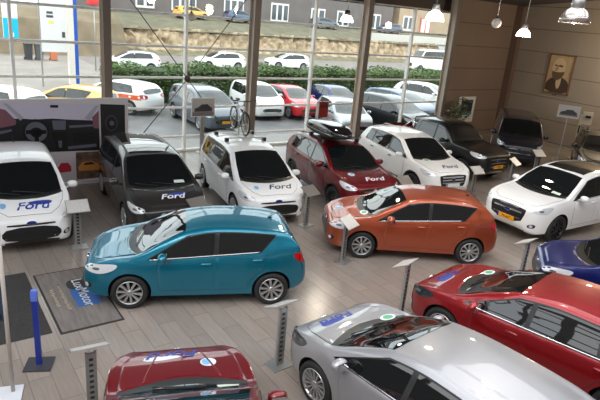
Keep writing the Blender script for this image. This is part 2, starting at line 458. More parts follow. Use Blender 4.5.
def car(kind, label, loc, yaw, pm, cat='car', name='hatchback_car', lod=0, group=None, plate=None, rim='rim', spokes=10, stick='ink', under=None,
        text=True, grille='hex', round_sticker=None, green_sticker=None, dash_paper=None, roof_glass=False, rails=False, cladding=False, belt_chrome=False,
        chrome_bars=0, hood_crease=False, livery=None, foglights=True, antenna=False, windows='car', lampmat='lamp', sheet=None, wipers=True, bpo=0.0, **over):
    S = dict(SPECS[kind]); S.update(over)
    paintm = M[pm]
    root = empty(name, (loc[0], loc[1], 0), yaw)
    setp(root, label, cat, group)
    verts, faces = body_geo(S, .055 if lod == 0 else .10)
    hull = Hull(verts, faces)
    me = D.meshes.new('body'); me.from_pydata(verts, [], faces)
    for m in (paintm, M['dark']): me.materials.append(m)
    bm = bmesh.new(); bm.from_mesh(me); bmesh.ops.recalc_face_normals(bm, faces=bm.faces[:])
    for f in bm.faces: f.smooth = True
    bm.to_mesh(me); bm.free()
    body = link('body', me, root)
    W2 = S['W']/2; WB = S['WB']; rad = S['R']; xf = S['xf']; xr = S['xr']; zn = S['zn']
    # wheel arches (and the load bed of a pickup)
    bm = bmesh.new()
    for sx in (1, -1):
        for sy in (1, -1):
            mat4 = Matrix.Translation((sx*WB/2, sy*(W2 - .10), rad + .012)) @ Matrix.Rotation(math.pi/2, 4, 'X')
            bmesh.ops.create_cone(bm, cap_ends=True, segments=28, radius1=rad + .05, radius2=rad + .05, depth=.44, matrix=mat4)
    if S.get('bed'):
        box(bm, (S['xtg'] - .14 + xr + .14)/2, 0, 1.0, abs(xr + .14 - S['xtg'] + .14), W2*1.55, .75)
    cme = D.meshes.new('c'); bm.to_mesh(cme); bm.free(); cme.materials.append(M['dark'])
    cut = D.objects.new('c', cme); COL.objects.link(cut); cut.parent = root
    bpy.context.view_layer.update()
    boolean(body, cut)
    me = body.data
    me.polygons.foreach_set('use_smooth', [True]*len(me.polygons)); me.set_sharp_from_angle(angle=R(38))
    def topz(x): return hull.hit((x, 0, 3), (0, 0, -1))[0].z
    def sidey(x, z, s=1): return hull.hit((x, s*3, z), (0, -s, 0))[0].y
    g = .07 if lod == 0 else .16
    LF = (0, -1, 0)
    # glass -------------------------------------------------------
    cw = Vector((S['xh'] - S['xc'], 0, S['zh'] - S['zc'])); cl = cw.length; cwu = cw.normalized()
    wd = Vector((-cwu.z, 0, cwu.x)); wd = -wd if wd.z > 0 else wd   # inward
    base = Vector((S['xc'], 0, S['zc']))
    yb = W2*.955 - .145; yt = W2*.955 - S['tum']*(S['zh'] - S['belt'](S['xh'])) - .075
    def wp(a, y): return base + cwu*(a*cl) + Vector((0, y, 0))
    cowl = [wp(-.17 + .16*(y/yb)**2, y) for y in np.linspace(-yb - .02, yb + .02, 9)] + [wp(.06 + .10*(y/yb)**2, y) for y in np.linspace(yb - .02, -yb + .02, 7)]
    if lod == 0: patch(hull, 'cowl', cowl, wd, M['trim'], root, .005, g)
    ws = [wp(-.03 + .14*(y/yb)**2, y) for y in np.linspace(-yb, yb, 9)] + [wp(.50, (yb+yt)/2 + .025)] + [wp(.97 - .03*(y/yt)**2, y) for y in np.linspace(yt, -yt, 7)] + [wp(.50, -(yb+yt)/2 - .025)]
    wsc = patch(hull, 'windscreen', ws, wd, M['car_glass'], root, .007, g)
    if dash_paper is not None:
        c = wp(.10, dash_paper)
        patch(hull, 'price_card', [wp(.06, dash_paper-.13), wp(.06, dash_paper+.13), wp(.15, dash_paper+.12), wp(.15, dash_paper-.12)], wd, M['paper'], wsc, .010, g)
    if wipers and lod == 0:
        bm = bmesh.new()
        for y0, y1 in ((.35, -.25), (-.12, -.62)):
            p = []
            for k in range(6):
                a = k/5
                l, n_ = hull.hit(wp(-.02 + .13*a, y0 + (y1 - y0)*a), wd); p.append(l + n_*.022)
            tube(bm, p, .008, 5)
        from_bm('wiper', bm, M['trim'], root)
    # side windows and doors -------------------------------------
    xa = S['xc'] - .20; xb = S['xh'] - .38 + bpo   # windscreen pillar foot, B pillar
    if windows == 'car':
        wins = [(xa, S['xh'] - .02, xb + .04, xb + .02), (xb - .04, xb - .06, xb - 1.0, xb - .95)]
        re = S['xre'] + .30
        if kind in ('mpv', 'big_mpv', 'crossover', 'large_suv', 'estate'):
            wins.append((xb - 1.06, xb - 1.01, S['xre'] + .12, S['xre'] + .28))
        else:
            wins[1] = (xb - .04, xb - .06, S['xre'] + .50, S['xre'] + .22) if kind == 'supermini' else (xb - .04, xb - .06, S['xre'] + .22, S['xre'] + .40)
    elif windows == 'pickup':
        wins = [(xa, S['xh'] - .05, xb + .04, xb + .02), (xb - .04, xb - .06, S['xre'] + .06, S['xre'] + .12)]
    else:
        wins = [(xa, S['xh'] - .02, xb - .35, xb - .37)]
    doors = [(S['WB']/2 - rad - .20, xb + .0), (xb, max(-WB/2 + .12, S['xre'] + .05))]
    if windows == 'van': doors = [(S['WB']/2 - rad - .16, xb - .37), (xb - .37, -.95)]
    for s in (1, -1):
        dirv = (0, -s, 0)
        drs = []
        for i, (x0, x1) in enumerate(doors):
            zlo = S.get('zb', .20) + .15
            zt0, zt1 = S['belt'](x0) - .015, S['belt'](x1) - .015
            if i == 0:
                pl = [(x0, zlo), (x0 + .05, zlo + .3), (x0 + .04, zt0), (x1, zt1), (x1, zlo)]
            else:
                ax = -WB/2; rr = rad + .13
                pl = [(x0, zlo), (x0, zt0), (x1, zt1)]
                for k in range(6):
                    a = R(82 - 78*k/5)
                    xx = ax + rr*math.cos(a)*1.0; zz = rad + rr*math.sin(a)
                    if xx > x1 + .02 and zz > zlo + .02 and zz < zt1 - .05: pl.append((xx, zz))
                pl.append((ax + rr + .02, zlo))
            d_ = patch(hull, 'door', [(x, s*W2, z) for x, z in pl], dirv, paintm, root, .004, g if lod == 0 else .3, seam=.006 if lod == 0 else .0) if lod < 2 else root
            drs.append(d_)
            if lod == 0:
                hx = x1 + .17; hz = S['belt'](hx) - .13
                yy = sidey(hx, hz, s)
                bm = bmesh.new(); ellipsoid(bm, (hx, yy + s*.012, hz), (.10, .022, .019), p=3.0)
                from_bm('handle', bm, paintm if not cladding else M['trim'], d_)
        if windows != 'van':
            pl = sidepoly(S, topz, wins[0][0] + .03, wins[0][1] + .03, wins[-1][2] - .03, wins[-1][3] - .03, .006, .84, 14)
            patch(hull, 'window_surround', [(x, s*W2, z) for x, z in pl], dirv, M['trim'], root, .0035, g)
        for i, wv in enumerate(wins):
            pl = sidepoly(S, topz, *wv)
            patch(hull, 'side_window', [(x, s*W2, z) for x, z in pl], dirv, M['car_glass'], drs[i] if i < len(drs) and drs[i] is not root else root, .006, g)
        if belt_chrome and lod == 0:
            bm = bmesh.new(); p = []
            for k in range(16):
                x = xa - .02 + (wins[-1][2] - xa + .02)*k/15; z = S['belt'](x) + .008
                p.append(Vector((x, sidey(x, z, s) + s*.006, z)))
            tube(bm, p, .011, 6); from_bm('window_trim', bm, M['chrome'], root)
        if rails:
            bm = bmesh.new(); p = []
            for k in range(10):
                x = S['xh'] - .25 + (S['xre'] + .2 - S['xh'] + .25)*k/9
                y = s*(W2*.955 - S['tum']*(S['zh'] - S['bf']) - .09)
                l, n_ = hull.hit((x, y, 3), (0, 0, -1)); p.append(l + Vector((0, 0, .045 if 0 < k < 9 else .0)))
            tube(bm, p, .016, 6); from_bm('roof_rail', bm, M['alu'] if rails == 'alu' else M['trim'], root)
        if lod < 2:
            # mirror
            mx = xa - .24; mz = S['belt'](mx) + .085
            yy = sidey(mx, S['belt'](mx) + .02, s)
            bm = bmesh.new(); ellipsoid(bm, (mx, yy + s*.15, mz), (.075, .115, .078), p=2.8); tube(bm, [(mx + .01, yy - s*.02, mz - .07), (mx + .01, yy + s*.08, mz - .045)], .025, 6)
            mo = from_bm('mirror', bm, paintm, root)
            bm = bmesh.new(); box(bm, mx - .072, yy + s*.15, mz + .003, .012, .17, .105); from_bm('mirror_glass', bm, M['chrome'], mo)
        # lights
        fy = W2
        hl = [(xf - .16, s*.56*fy, zn - .14), (xf - .17, s*.60*fy, zn - .04), (xf - .34, s*.78*fy, zn + .01), (xf - .66, s*.92*fy, zn + .06), (xf - .56, s*.95*fy, zn - .05), (xf - .32, s*.88*fy, zn - .15)]
        patch(hull, 'headlight', hl, (-.72, -s*.62, -.25), M[lampmat], root, .006, .05 if lod == 0 else .16, rnd=2)
        if lod == 0:
            hl2 = [(xf - .25, s*.74*fy, zn - .09), (xf - .27, s*.77*fy, zn - .045), (xf - .36, s*.85*fy, zn - .03), (xf - .34, s*.85*fy, zn - .085)]
            patch(hull, 'lens', hl2, (-.72, -s*.62, -.25), M['lens_grey'], [c for c in root.children if c.name.startswith('headlight')][-1], .009, .05, rnd=2)
        tl = [(xr + .02, s*.60*fy, .80), (xr + .02, s*.60*fy, .93), (xr + .10, s*.85*fy, 1.0), (xr + .30, s*.93*fy, .98), (xr + .22, s*.92*fy, .86), (xr + .08, s*.84*fy, .78)]
        dz = S['ztg'] - 1.0
        if S.get('bed') or windows == 'van': tl = [(xr + .02, s*.78*fy, .72), (xr + .02, s*.78*fy, 1.08), (xr + .12, s*.97*fy, 1.08), (xr + .12, s*.97*fy, .72)]
        patch(hull, 'tail_light', [(a, b, c + dz*.7) for a, b, c in tl], (.72, -s*.68, 0), M['tail'], root, .008, .06 if lod == 0 else .16, rnd=2)
        if foglights and lod == 0:
            z0 = zn*.52
            fg = [(xf - .1, s*.62*fy, z0 - .05), (xf - .1, s*.64*fy, z0 + .05), (xf - .2, s*.80*fy, z0 + .075), (xf - .2, s*.80*fy, z0 - .04)]
            fo = patch(hull, 'fog_light', fg, (-.85, -s*.5, 0), M['trim'], root, .004, .05, rnd=2)
            patch(hull, 'lens', ellipse3((xf - .14, s*.71*fy, z0 + .01), .045, .04, (.5, -s*.85, 0), (0, 0, 1), 12), (-.85, -s*.5, 0), M['lamp'], fo, .009, .05)
        if cladding:
            for sx in (1, -1):
                pl = []
                for k in range(13): a = R(180*k/12); pl.append((sx*WB/2 + (rad + .12)*math.cos(a), s*W2, rad + (rad + .12)*math.sin(a)*.98))
                for k in range(13): a = R(180 - 180*k/12); pl.append((sx*WB/2 + (rad + .052)*math.cos(a), s*W2, rad + .012 + (rad + .052)*math.sin(a)))
                patch(hull, 'arch_trim', pl, dirv, M['trim'], root, .012, .3)
            pl = [(WB/2 - rad - .08, S.get('zb', .2) + .02), (WB/2 - rad - .1, S.get('zb', .2) + .14), (-WB/2 + rad + .1, S.get('zb', .2) + .14), (-WB/2 + rad + .08, S.get('zb', .2) + .02)]
            patch(hull, 'sill_trim', [(x, s*W2, z) for x, z in pl], dirv, M['trim'], root, .010, .3)
        if livery:
            pl = [(1.2, .50), (1.2, .58), (-.8, .93), (-1.95, .95), (-1.95, .74), (-.9, .70)]
            patch(hull, 'livery_stripe', [(x, s*W2, z) for x, z in pl], dirv, M[livery], root, .008, .25)
        # wheels
        ty, rm = wheel_meshes(rad, spokes, rim, 36 if lod == 0 else 20)
        for sx in (1, -1):
            w = link('wheel', ty, root); w.location = (sx*WB/2, s*(W2 - .125), rad); w.rotation_euler = (0, 0, 0 if s > 0 else math.pi)
            r_ = link('rim', rm, w)
    # hood -------------------------------------------------------
    if lod == 0:
        hw = W2*.955 - .13
        hp = [(xf - .17, y, 1) for y in np.linspace(-.55*hw, .55*hw, 5)] + [(xf - .30, .80*hw, 1), (xf - .5, .93*hw, 1), (S['xc'] - .02, hw, 1)] + \
             [(S['xc'] + .20 - .22*(y/hw)**2, y, 1) for y in np.linspace(hw*.8, -hw*.8, 5)] + [(S['xc'] - .02, -hw, 1), (xf - .5, -.93*hw, 1), (xf - .30, -.80*hw, 1)]
        hood = patch(hull, 'hood', hp, (0, 0, -1), paintm, root, .005, .07, seam=.006)
        if hood_crease:
            for s in (1, -1):
                bm = bmesh.new(); p = []
                for k in range(10):
                    a = k/9; l, n_ = hull.hit((xf - .28 + (S['xc'] + .15 - xf + .28)*a, s*(.26 + .20*a), 3), (0, 0, -1)); p.append(l + Vector((0, 0, -.004)))
                tube(bm, p, [.006] + [.018]*8 + [.008], 8); from_bm('hood_crease', bm, paintm, hood)
        hm = (xf - .17 + S['xc'])/2
        if text:
            tx = xf - .36 if sheet is None else sheet[0]; ty_ = .06 if sheet is None else sheet[1]
            sz = .26 if sheet is None else sheet[2]
            if under: patch(hull, 'sticker', [(tx - .03, ty_ - .02, 1), (tx - .02, ty_ + .36*sz/.26, 1), (tx - .13, ty_ + .40*sz/.26, 1), (tx - .15, ty_ + .18, 1), (tx - .10, ty_ - .1, 1)], (0, 0, -1), M[under], hood, .007, .1, rnd=1)
            text_on(hull, 'script', 'Ford', sz, (tx, ty_, 2), (0, 1, 0), (-1, 0, 0), (0, 0, -1), M[stick], hood, .0095, stretch=1.25)
        if round_sticker:
            patch(hull, 'round_sticker', ellipse3((hm + round_sticker[0], round_sticker[1], 2), .10, .10, (1, 0, 0), (0, 1, 0)), (0, 0, -1), M['sticker_w'], hood, .007, .2)
            patch(hull, 'sticker_print', ellipse3((hm + round_sticker[0], round_sticker[1] + .025, 2), .075, .06, (1, 0, 0), (0, 1, 0)), (0, 0, -1), M['sticker'], hood, .009, .2)
        if green_sticker:
            patch(hull, 'green_sticker', ellipse3((hm + green_sticker[0], green_sticker[1], 2), .09, .14, (1, 0, 0), (0, 1, 0)), (0, 0, -1), M['sticker_w'], hood, .007, .2)
            patch(hull, 'sticker_print', ellipse3((hm + green_sticker[0], green_sticker[1], 2), .065, .09, (1, 0, 0), (0, 1, 0)), (0, 0, -1), M['green'], hood, .009, .2)
    # front ------------------------------------------------------
    FD = (-1, 0, 0)
    def yz(p): return [(xf, y*W2, z) for y, z in p]
    gm = M['trim']
    if grille == 'hex':      # wide six sided opening low in the bumper, slim slot above
        gp = [(-.62, .62*zn), (-.50, .74*zn), (.50, .74*zn), (.62, .62*zn), (.50, .42*zn), (-.50, .42*zn)]
    elif grille == 'hexlow':
        gp = [(-.66, .58*zn), (-.50, .76*zn), (.50, .76*zn), (.66, .58*zn), (.52, .40*zn), (-.52, .40*zn)]
    else:                    # upright barred grille between the lamps
        gp = [(-.56, .86*zn), (-.52, .935*zn), (.52, .935*zn), (.56, .86*zn), (.46, .52*zn), (-.46, .52*zn)]
    go = patch(hull, 'grille', yz(gp), FD, gm, root, .005, .05 if lod == 0 else .16, rnd=1)
    zc_ = sum(z for _, z in gp)/len(gp)
    if lod == 0:
        for k in range(chrome_bars):
            z = min(p[1] for p in gp) + (k + .7)/(chrome_bars + .4)*(max(p[1] for p in gp) - min(p[1] for p in gp))
            patch(hull, 'grille_bar', yz([(-.44, z - .018), (-.44, z + .018), (.44, z + .018), (.44, z - .018)]), FD, M['chrome'], go, .014, .06)
        lz = .27*zn + .06
        patch(hull, 'lower_intake', yz([(-.60, lz - .02), (-.56, lz + .045), (.56, lz + .045), (.60, lz - .02), (.5, lz - .05), (-.5, lz - .05)]), FD, M['trim'], root, .004, .06, rnd=1)
        bz = .845*zn if grille != 'bars' else zc_ + .02
        bo = patch(hull, 'badge', ellipse3((xf, 0, bz), .095, .042, (0, 1, 0), (0, 0, 1)), FD, M['chrome'], root, .020, .1)
        patch(hull, 'badge_face', ellipse3((xf, 0, bz), .085, .034, (0, 1, 0), (0, 0, 1)), FD, M['oval'], bo, .023, .1)
        if grille != 'bars':
            patch(hull, 'upper_slot', yz([(-.52, .80*zn), (-.50, .835*zn), (.50, .835*zn), (.52, .80*zn), (.3, .785*zn), (-.3, .785*zn)]), FD, M['trim'], root, .004, .06)
    if plate:
        pz = plate[1]
        po = patch(hull, 'number_plate', yz([(-.26/W2, pz - .055), (-.26/W2, pz + .055), (.26/W2, pz + .055), (.26/W2, pz - .055)]), FD, M['plate_y' if plate[0] == 'y' else 'plate_w'], root, .022, .2)
        if lod == 0:
            patch(hull, 'plate_band', yz([(-.26/W2, pz - .055), (-.26/W2, pz + .055), (-.215/W2, pz + .055), (-.215/W2, pz - .055)]), FD, M['euro'], po, .025, .2)
            if plate[2]: text_on(hull, 'plate_letters', plate[2], .085, (xf, .02, pz), (0, 1, 0), (0, 0, 1), FD, M['plate_txt'], po, .026, shear=0, bold=.001)
    # rear -------------------------------------------------------
    if not S.get('bed'):
        zb_, zt_ = S['ztg'] + .03, S['zre'] - .10
        w0 = W2*.955 - S['tum']*.05 - .07; w1 = W2*.955 - S['tum']*(zt_ - S['br']) - .07
        rw = [(xr, -w0, zb_), (xr, w0, zb_), (xr, w1, zt_), (xr, -w1, zt_)]
        patch(hull, 'rear_window', rw, (1, 0, -.25), M['car_glass'], root, .006, g, rnd=1)
    if roof_glass:
        y = yt*.86
        patch(hull, 'roof_panel', [(S['xh'] - .12, -y, 2), (S['xh'] - .06, 0, 2), (S['xh'] - .12, y, 2), (S['xre'] + .35, y*.95, 2), (S['xre'] + .30, 0, 2), (S['xre'] + .35, -y*.95, 2)], (0, 0, -1), M['car_glass'], root, .005, g)
    if antenna:
        l, n_ = hull.hit((S['xre'] + .22, 0, 3), (0, 0, -1))
        bm = bmesh.new(); ellipsoid(bm, l + Vector((0, 0, .012)), (.05, .025, .018)); tube(bm, [l + Vector((.0, 0, .02)), l + Vector((-.16, 0, .13))], [.006, .003], 5)
        from_bm('antenna', bm, M['trim'], root)
    S['hull'] = hull
    S['topz'] = topz; S['yt'] = yt
    return root, S

# ------------------------------------------------------------------ the building frame: k runs along the glass front, n outwards through it
W0 = Vector((-4.447, 19.849, 0)); WA = .63137
DK = Vector((math.cos(WA), math.sin(WA), 0)); DN = Vector((-math.sin(WA), math.cos(WA), 0))
SPC, TRN, TZ0 = 2.7233, 1.0504, .5593
KC = 18.54          # the corner with the right wall
def W(k, n, z=0.0): return W0 + DK*k + DN*n + Vector((0, 0, z))
MW = Matrix.Translation(W0) @ Matrix.Rotation(WA, 4, 'Z')      # local x = k, y = n
def wobj(name, bm, mats, kind=None, parent=None, smooth=None):
    o = from_bm(name, bm, mats, parent, smooth)
    if parent is None: o.matrix_world = MW
    if kind: o['kind'] = kind
    return o

# floor of pale wood-look planks laid towards the camera
def floor_mat():
    m = mat('floor_planks', srgb(150, 140, 130), .22, spec=.5)
    nt = m.node_tree; b = nt.nodes['Principled BSDF']
    tc = nt.nodes.new('ShaderNodeTexCoord'); mp = nt.nodes.new('ShaderNodeMapping'); mp.inputs['Rotation'].default_value = (0, 0, math.pi/2)
    br = nt.nodes.new('ShaderNodeTexBrick')
    br.inputs['Scale'].default_value = 1; br.inputs['Brick Width'].default_value = 1.2; br.inputs['Row Height'].default_value = .30
    br.inputs['Mortar Size'].default_value = .006; br.inputs['Bias'].default_value = 0; br.offset = .5
    br.inputs['Color1'].default_value = srgb(152, 141, 132); br.inputs['Color2'].default_value = srgb(139, 129, 121); br.inputs['Mortar'].default_value = srgb(120, 111, 105)
    nz = nt.nodes.new('ShaderNodeTexNoise'); nz.inputs['Scale'].default_value = 3; nz.inputs['Detail'].default_value = 6
    mp2 = nt.nodes.new('ShaderNodeMapping'); mp2.inputs['Scale'].default_value = (9, .8, 1)
    mx = nt.nodes.new('ShaderNodeMix'); mx.data_type = 'RGBA'; mx.blend_type = 'MULTIPLY'; mx.inputs[0].default_value = .35
    cr = nt.nodes.new('ShaderNodeValToRGB'); cr.color_ramp.elements[0].position = .3; cr.color_ramp.elements[0].color = (.62, .6, .58, 1); cr.color_ramp.elements[1].position = .7; cr.color_ramp.elements[1].color = (1, 1, 1, 1)
    L = nt.links.new
    L(tc.outputs['Object'], mp.inputs['Vector']); L(mp.outputs[0], br.inputs['Vector']); L(tc.outputs['Object'], mp2.inputs['Vector']); L(mp2.outputs[0], nz.inputs['Vector'])
    L(nz.outputs['Fac'], cr.inputs['Fac']); L(br.outputs['Color'], mx.inputs[6]); L(cr.outputs['Color'], mx.inputs[7]); L(mx.outputs[2], b.inputs['Base Color'])
    return m
bm = bmesh.new(); box(bm, 2.5, -11.0, -.1, 32.5, 22.2, .2); wobj('floor', bm, floor_mat(), 'structure')

# ceiling, pitched up into the hall
M['ceiling'] = mat('ceiling_grey', srgb(78, 72, 72), .8)
bm = bmesh.new()
KL, NB, NS = -13.5, -22.0, -10.5
def slab(x0, x1, y0, y1):
    v = [bm.verts.new((x, y, z - .1*y)) for z in (6.48, 6.68) for x, y in ((x0, y0), (x1, y0), (x1, y1), (x0, y1))]
    for f in ((0,1,2,3),(7,6,5,4),(4,5,1,0),(5,6,2,1),(6,7,3,2),(7,4,0,3)): bm.faces.new([v[i] for i in f])
slab(KL, KC + .3, NS, .3)
# rooflight: unseen open gaps between rafters, added to let daylight in
for i in range(9):
    x = KL + (KC + .3 - KL)*i/8; slab(x - .22, x + .22, NB, NS)
slab(KL, KC + .3, NB, NB + 1.0); slab(KL, KC + .3, -17.2, -16.9); slab(6.5, KC + .3, NB, NS)  # right part closed over to dim that side of the hall
bmesh.ops.recalc_face_normals(bm, faces=bm.faces[:])
wobj('ceiling', bm, M['ceiling'], 'structure')

# panelled brown walls
def panel_mat(name, c, c2):
    m = noisy(name, srgb(*c), srgb(*c2), .8, .55, 3)
    nt = m.node_tree; b = nt.nodes['Principled BSDF']
    src = b.inputs['Base Color'].links[0].from_socket
    tc = nt.nodes.new('ShaderNodeTexCoord'); sp = nt.nodes.new('ShaderNodeSeparateXYZ'); md = nt.nodes.new('ShaderNodeMath'); md.operation = 'FRACT'
    dv = nt.nodes.new('ShaderNodeMath'); dv.operation = 'MULTIPLY'; dv.inputs[1].default_value = 1/1.08
    lt = nt.nodes.new('ShaderNodeMath'); lt.operation = 'LESS_THAN'; lt.inputs[1].default_value = .035
    mx = nt.nodes.new('ShaderNodeMix'); mx.data_type = 'RGBA'; mx.inputs[7].default_value = srgb(c[0]*.72, c[1]*.7, c[2]*.7)
    L = nt.links.new
    L(tc.outputs['Object'], sp.inputs[0]); L(sp.outputs['Z'], dv.inputs[0]); L(dv.outputs[0], md.inputs[0]); L(md.outputs[0], lt.inputs[0])
    L(lt.outputs[0], mx.inputs[0]); L(src, mx.inputs[6]); L(mx.outputs[2], b.inputs['Base Color'])
    return m
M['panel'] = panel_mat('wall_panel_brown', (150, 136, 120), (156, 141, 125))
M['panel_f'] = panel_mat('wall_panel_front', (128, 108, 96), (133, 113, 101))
K4 = 5*SPC + .25
bm = bmesh.new()
box(bm, (K4 + KC)/2, .15, 3.3, KC - K4, .3, 6.6)
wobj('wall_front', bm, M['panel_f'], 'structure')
bm = bmesh.new(); box(bm, (KL + K4)/2, .12, 6.13, K4 - KL, .34, .75); wobj('trim_1', bm, M['beam'], 'structure')      # beam over the glass
bm = bmesh.new()
v = [bm.verts.new(p) for p in ((KC, .3, 0), (KC, NB, 0), (KC, NB, 8.68), (KC, .3, 6.47), (KC + .3, .3, 0), (KC + .3, NB, 0), (KC + .3, NB, 8.68), (KC + .3, .3, 6.47))]
for f in ((0,1,2,3),(7,6,5,4),(0,4,5,1),(1,5,6,2),(2,6,7,3),(3,7,4,0)): bm.faces.new([v[i] for i in f])
wobj('wall_right', bm, M['panel'], 'structure')
bm = bmesh.new(); box(bm, KC - .14, -.2, 3.2, .28, .4, 6.4); wobj('trim_2', bm, mat('pilaster_brown', srgb(112, 90, 76), .6), 'structure')              # corner pilaster
M['plaster'] = mat('back_plaster', srgb(112, 102, 94), .8)
bm = bmesh.new(); box(bm, (KL + KC)/2, NB - .15, 4.3, KC - KL, .3, 8.6)
wobj('wall_back', bm, M['plaster'], 'structure')
# left side: low plinth and tall glazing bars, open daylight beyond
bm = bmesh.new(); box(bm, KL - .12, NB/2, .25, .24, -NB, .5); box(bm, KL - .12, NB/2, 6.6, .24, -NB, .6); box(bm, KL - .12, NB/2, 1.6, .24, -NB, 2.4)
for z in (3.9, 4.9, 5.8): box(bm, KL - .12, NB/2, z, .16, -NB, .10)
for i in range(15): box(bm, KL - .12, NB*i/14, 3.5, .2, .20 if i % 3 else .5, 6.0)
wobj('wall_left', bm, M['column'], 'structure')

# glazed front: five bays between the columns
bays = [(-5, -3), (-3, -1), (-1, 1), (1, 3), (3, 5)]
for i, (a, b) in enumerate(bays):
    bm = bmesh.new()
    x0, x1, xm = a*SPC, b*SPC, (a + b)/2*SPC
    for j in range(6):
        tube(bm, [(x0, -.02, TZ0 + TRN*j), (x1, -.02, TZ0 + TRN*j)], .042, 8)
    box(bm, (x0 + x1)/2, 0, .04, x1 - x0, .12, .08)
    box(bm, xm, -.04, 2.9, .085, .16, 5.75)
    w = wobj('window_%d' % (i + 1), bm, M['mullion'], 'structure')
    bm = bmesh.new(); box(bm, (x0 + x1)/2, .06, 2.92, x1 - x0 - .02, .012, 5.68)
    from_bm('glass_pane', bm, M['glass'], w)
# steel columns standing just inside the glass
for i, k in enumerate((-3, -1, 1, 3, 5)):
    x = k*SPC - .42*(k*SPC + 8.1)/18.9
    bm = bmesh.new()
    box(bm, x, -.62, 3.2, .24, .03, 6.4); box(bm, x, -.24, 3.2, .24, .03, 6.4, 1); box(bm, x, -.43, 3.2, .03, .36, 6.4, 1)
    for j in range(6):
        box(bm, x, -.12, TZ0 + TRN*j, .06, .22, .06, 1)
    box(bm, x, -.43, .015, .36, .5, .03)
    wobj('trim_%d' % (i + 3), bm, [M['column'], M['column_lit']], 'structure')
# crossed brace rods with a hub on the second bay's mullion
bm = bmesh.new()
tube(bm, [(-2.45, -.2, 5.7), (.02, -.2, 2.65), (1.9, -.2, .4)], .016, 6); tube(bm, [(2.4, -.2, 5.7), (.02, -.2, 2.65), (-1.9, -.2, .4)], .016, 6)
ellipsoid(bm, (.02, -.2, 2.65), (.12, .05, .12))
wobj('trim_8', bm, M['cable'], 'structure')

# ------------------------------------------------------------------ cars on the floor
bmax, sb = car('mini_mpv', 'white compact people carrier at the left edge facing us, blue lettering on its bonnet', (-6.42, 12.02), R(-58), 'white', rim='rim', grille='hexlow',
    round_sticker=(.05, -.50), text=True, stick='ink', under='ink', name='people_carrier', antenna=True)
smax, ss = car('big_mpv', 'dark grey people carrier with white lettering on its bonnet, beside the dashboard display wall', (-3.95, 13.60), R(-60), 'graphite', name='people_carrier',
    stick='ink_white', under='ink', dash_paper=.42, roof_glass=True, sheet=(1.92, .08, .23), grille='hex')
cmax, sc_ = car('mpv', 'white people carrier with a bicycle mounted on its roof', (-1.54, 15.03), R(-63), 'white', name='people_carrier',
    stick='ink_dark', under=None, round_sticker=(.05, -.48), sheet=(1.85, .16, .26), rim='rim')
kuga, sk = car('crossover', 'dark red crossover carrying a black roof box', (1.05, 16.30), R(-63), 'maroon', name='crossover_car', stick='ink_white', under=None,
    round_sticker=(-.12, -.42), rails='black', chrome_bars=3, grille='bars', rim='rim_dark', sheet=(1.82, .12, .26), cladding=True)
kugw, skw = car('crossover', 'white crossover with bare roof between the dark red crossover and the black pickup', (3.62, 18.45), R(-63), 'white', name='crossover_car', stick='ink_dark', under=None,
    green_sticker=(-.35, -.35), chrome_bars=4, grille='bars', rim='rim_dark', sheet=(1.80, .14, .26), plate=('w', .55, ''), cladding=True)
rang, sr = car('pickup', 'black double cab pickup with a yellow plate and chrome grille', (5.45, 21.2), R(-56), 'black', name='pickup_truck', text=False, chrome_bars=3, grille='bars',
    plate=('y', .62, 'VT-81'), windows='pickup', belt_chrome=True, lampmat='lamp')
vann, sv = car('van', 'dark navy van parked facing us at the right-hand wall', (9.16, 24.1), R(-105), 'navy', name='van', windows='van', grille='bars', chrome_bars=2, text=False, H=1.84, W=1.86, zh=1.77, zre=1.79, zc=1.16, bf=1.08, br=1.10, zn=.95)
edge, se = car('large_suv', 'white sport utility car with black glass roof and yellow plate, at the right edge', (7.40, 15.22), R(-146), 'white', name='sport_utility_car', text=False, grille='bars', chrome_bars=2,
    plate=('y', .56, 'PV-617'), rim='rim_dark', roof_glass=True, dash_paper=.45)
teal, st = car('supermini', 'teal blue hatchback in side view at the middle left, its nose over the mat', (-1.79, 9.64), R(193.7), 'teal', belt_chrome=True, bpo=-.10, text=False, antenna=True)
copp, so = car('supermini', 'copper orange hatchback in side view at the centre', (2.66, 12.50), R(184), 'copper', belt_chrome=True, bpo=-.10, text=False, round_sticker=(.22, -.1), green_sticker=(-.30, .42), antenna=True)
silv, sf = car('hatch', 'silver hatchback at the bottom of the picture seen from above its left side', (1.95, 6.04), R(131), 'silver', lampmat='lamp_dark', belt_chrome=True, stick='ink', under='ink', green_sticker=(-.30, -.50), antenna=True, spokes=14)
redd, sd = car('estate', 'bright red long car behind the silver one at the lower right', (4.17, 8.0), R(136), 'red', lampmat='lamp_dark', belt_chrome=True, bpo=.15, stick='ink', under='ink', green_sticker=(-.30, -.52))
chry, sh_ = car('hatch', 'cherry red hatchback at the bottom left edge with its bonnet towards the teal hatchback', (-.84, 4.36), R(107), 'cherry', xc=1.06, xh=.15, FO=.88, zc=.95, nose=[.87, .72, .56, .42], stick='ink', under='sticker_w', hood_crease=True, round_sticker=(.02, -.34), dash_paper=-.5)
blue, sbl = car('supermini', 'deep blue hatchback at the right edge below the white sport utility car', (7.05, 10.3), R(163), 'blue', text=False)
blak, sbk = car('crossover', 'black crossover cut off by the right edge below the white brochure stand', (11.8, 22.0), R(-112), 'black', name='crossover_car', text=False, rails='black', grille='bars', cladding=False)

bm = bmesh.new()
for s in (1, -1): tube(bm, [(-1.15, s*.70, 1.12), (-1.22, s*.66, 1.55), (-1.30, s*.56, 1.68), (-1.30, 0, 1.70)], .035, 8); tube(bm, [(-1.26, s*.62, 1.62), (-1.75, s*.78, 1.14)], .03, 8)
from_bm('sports_bar', bm, M['chrome'], rang)
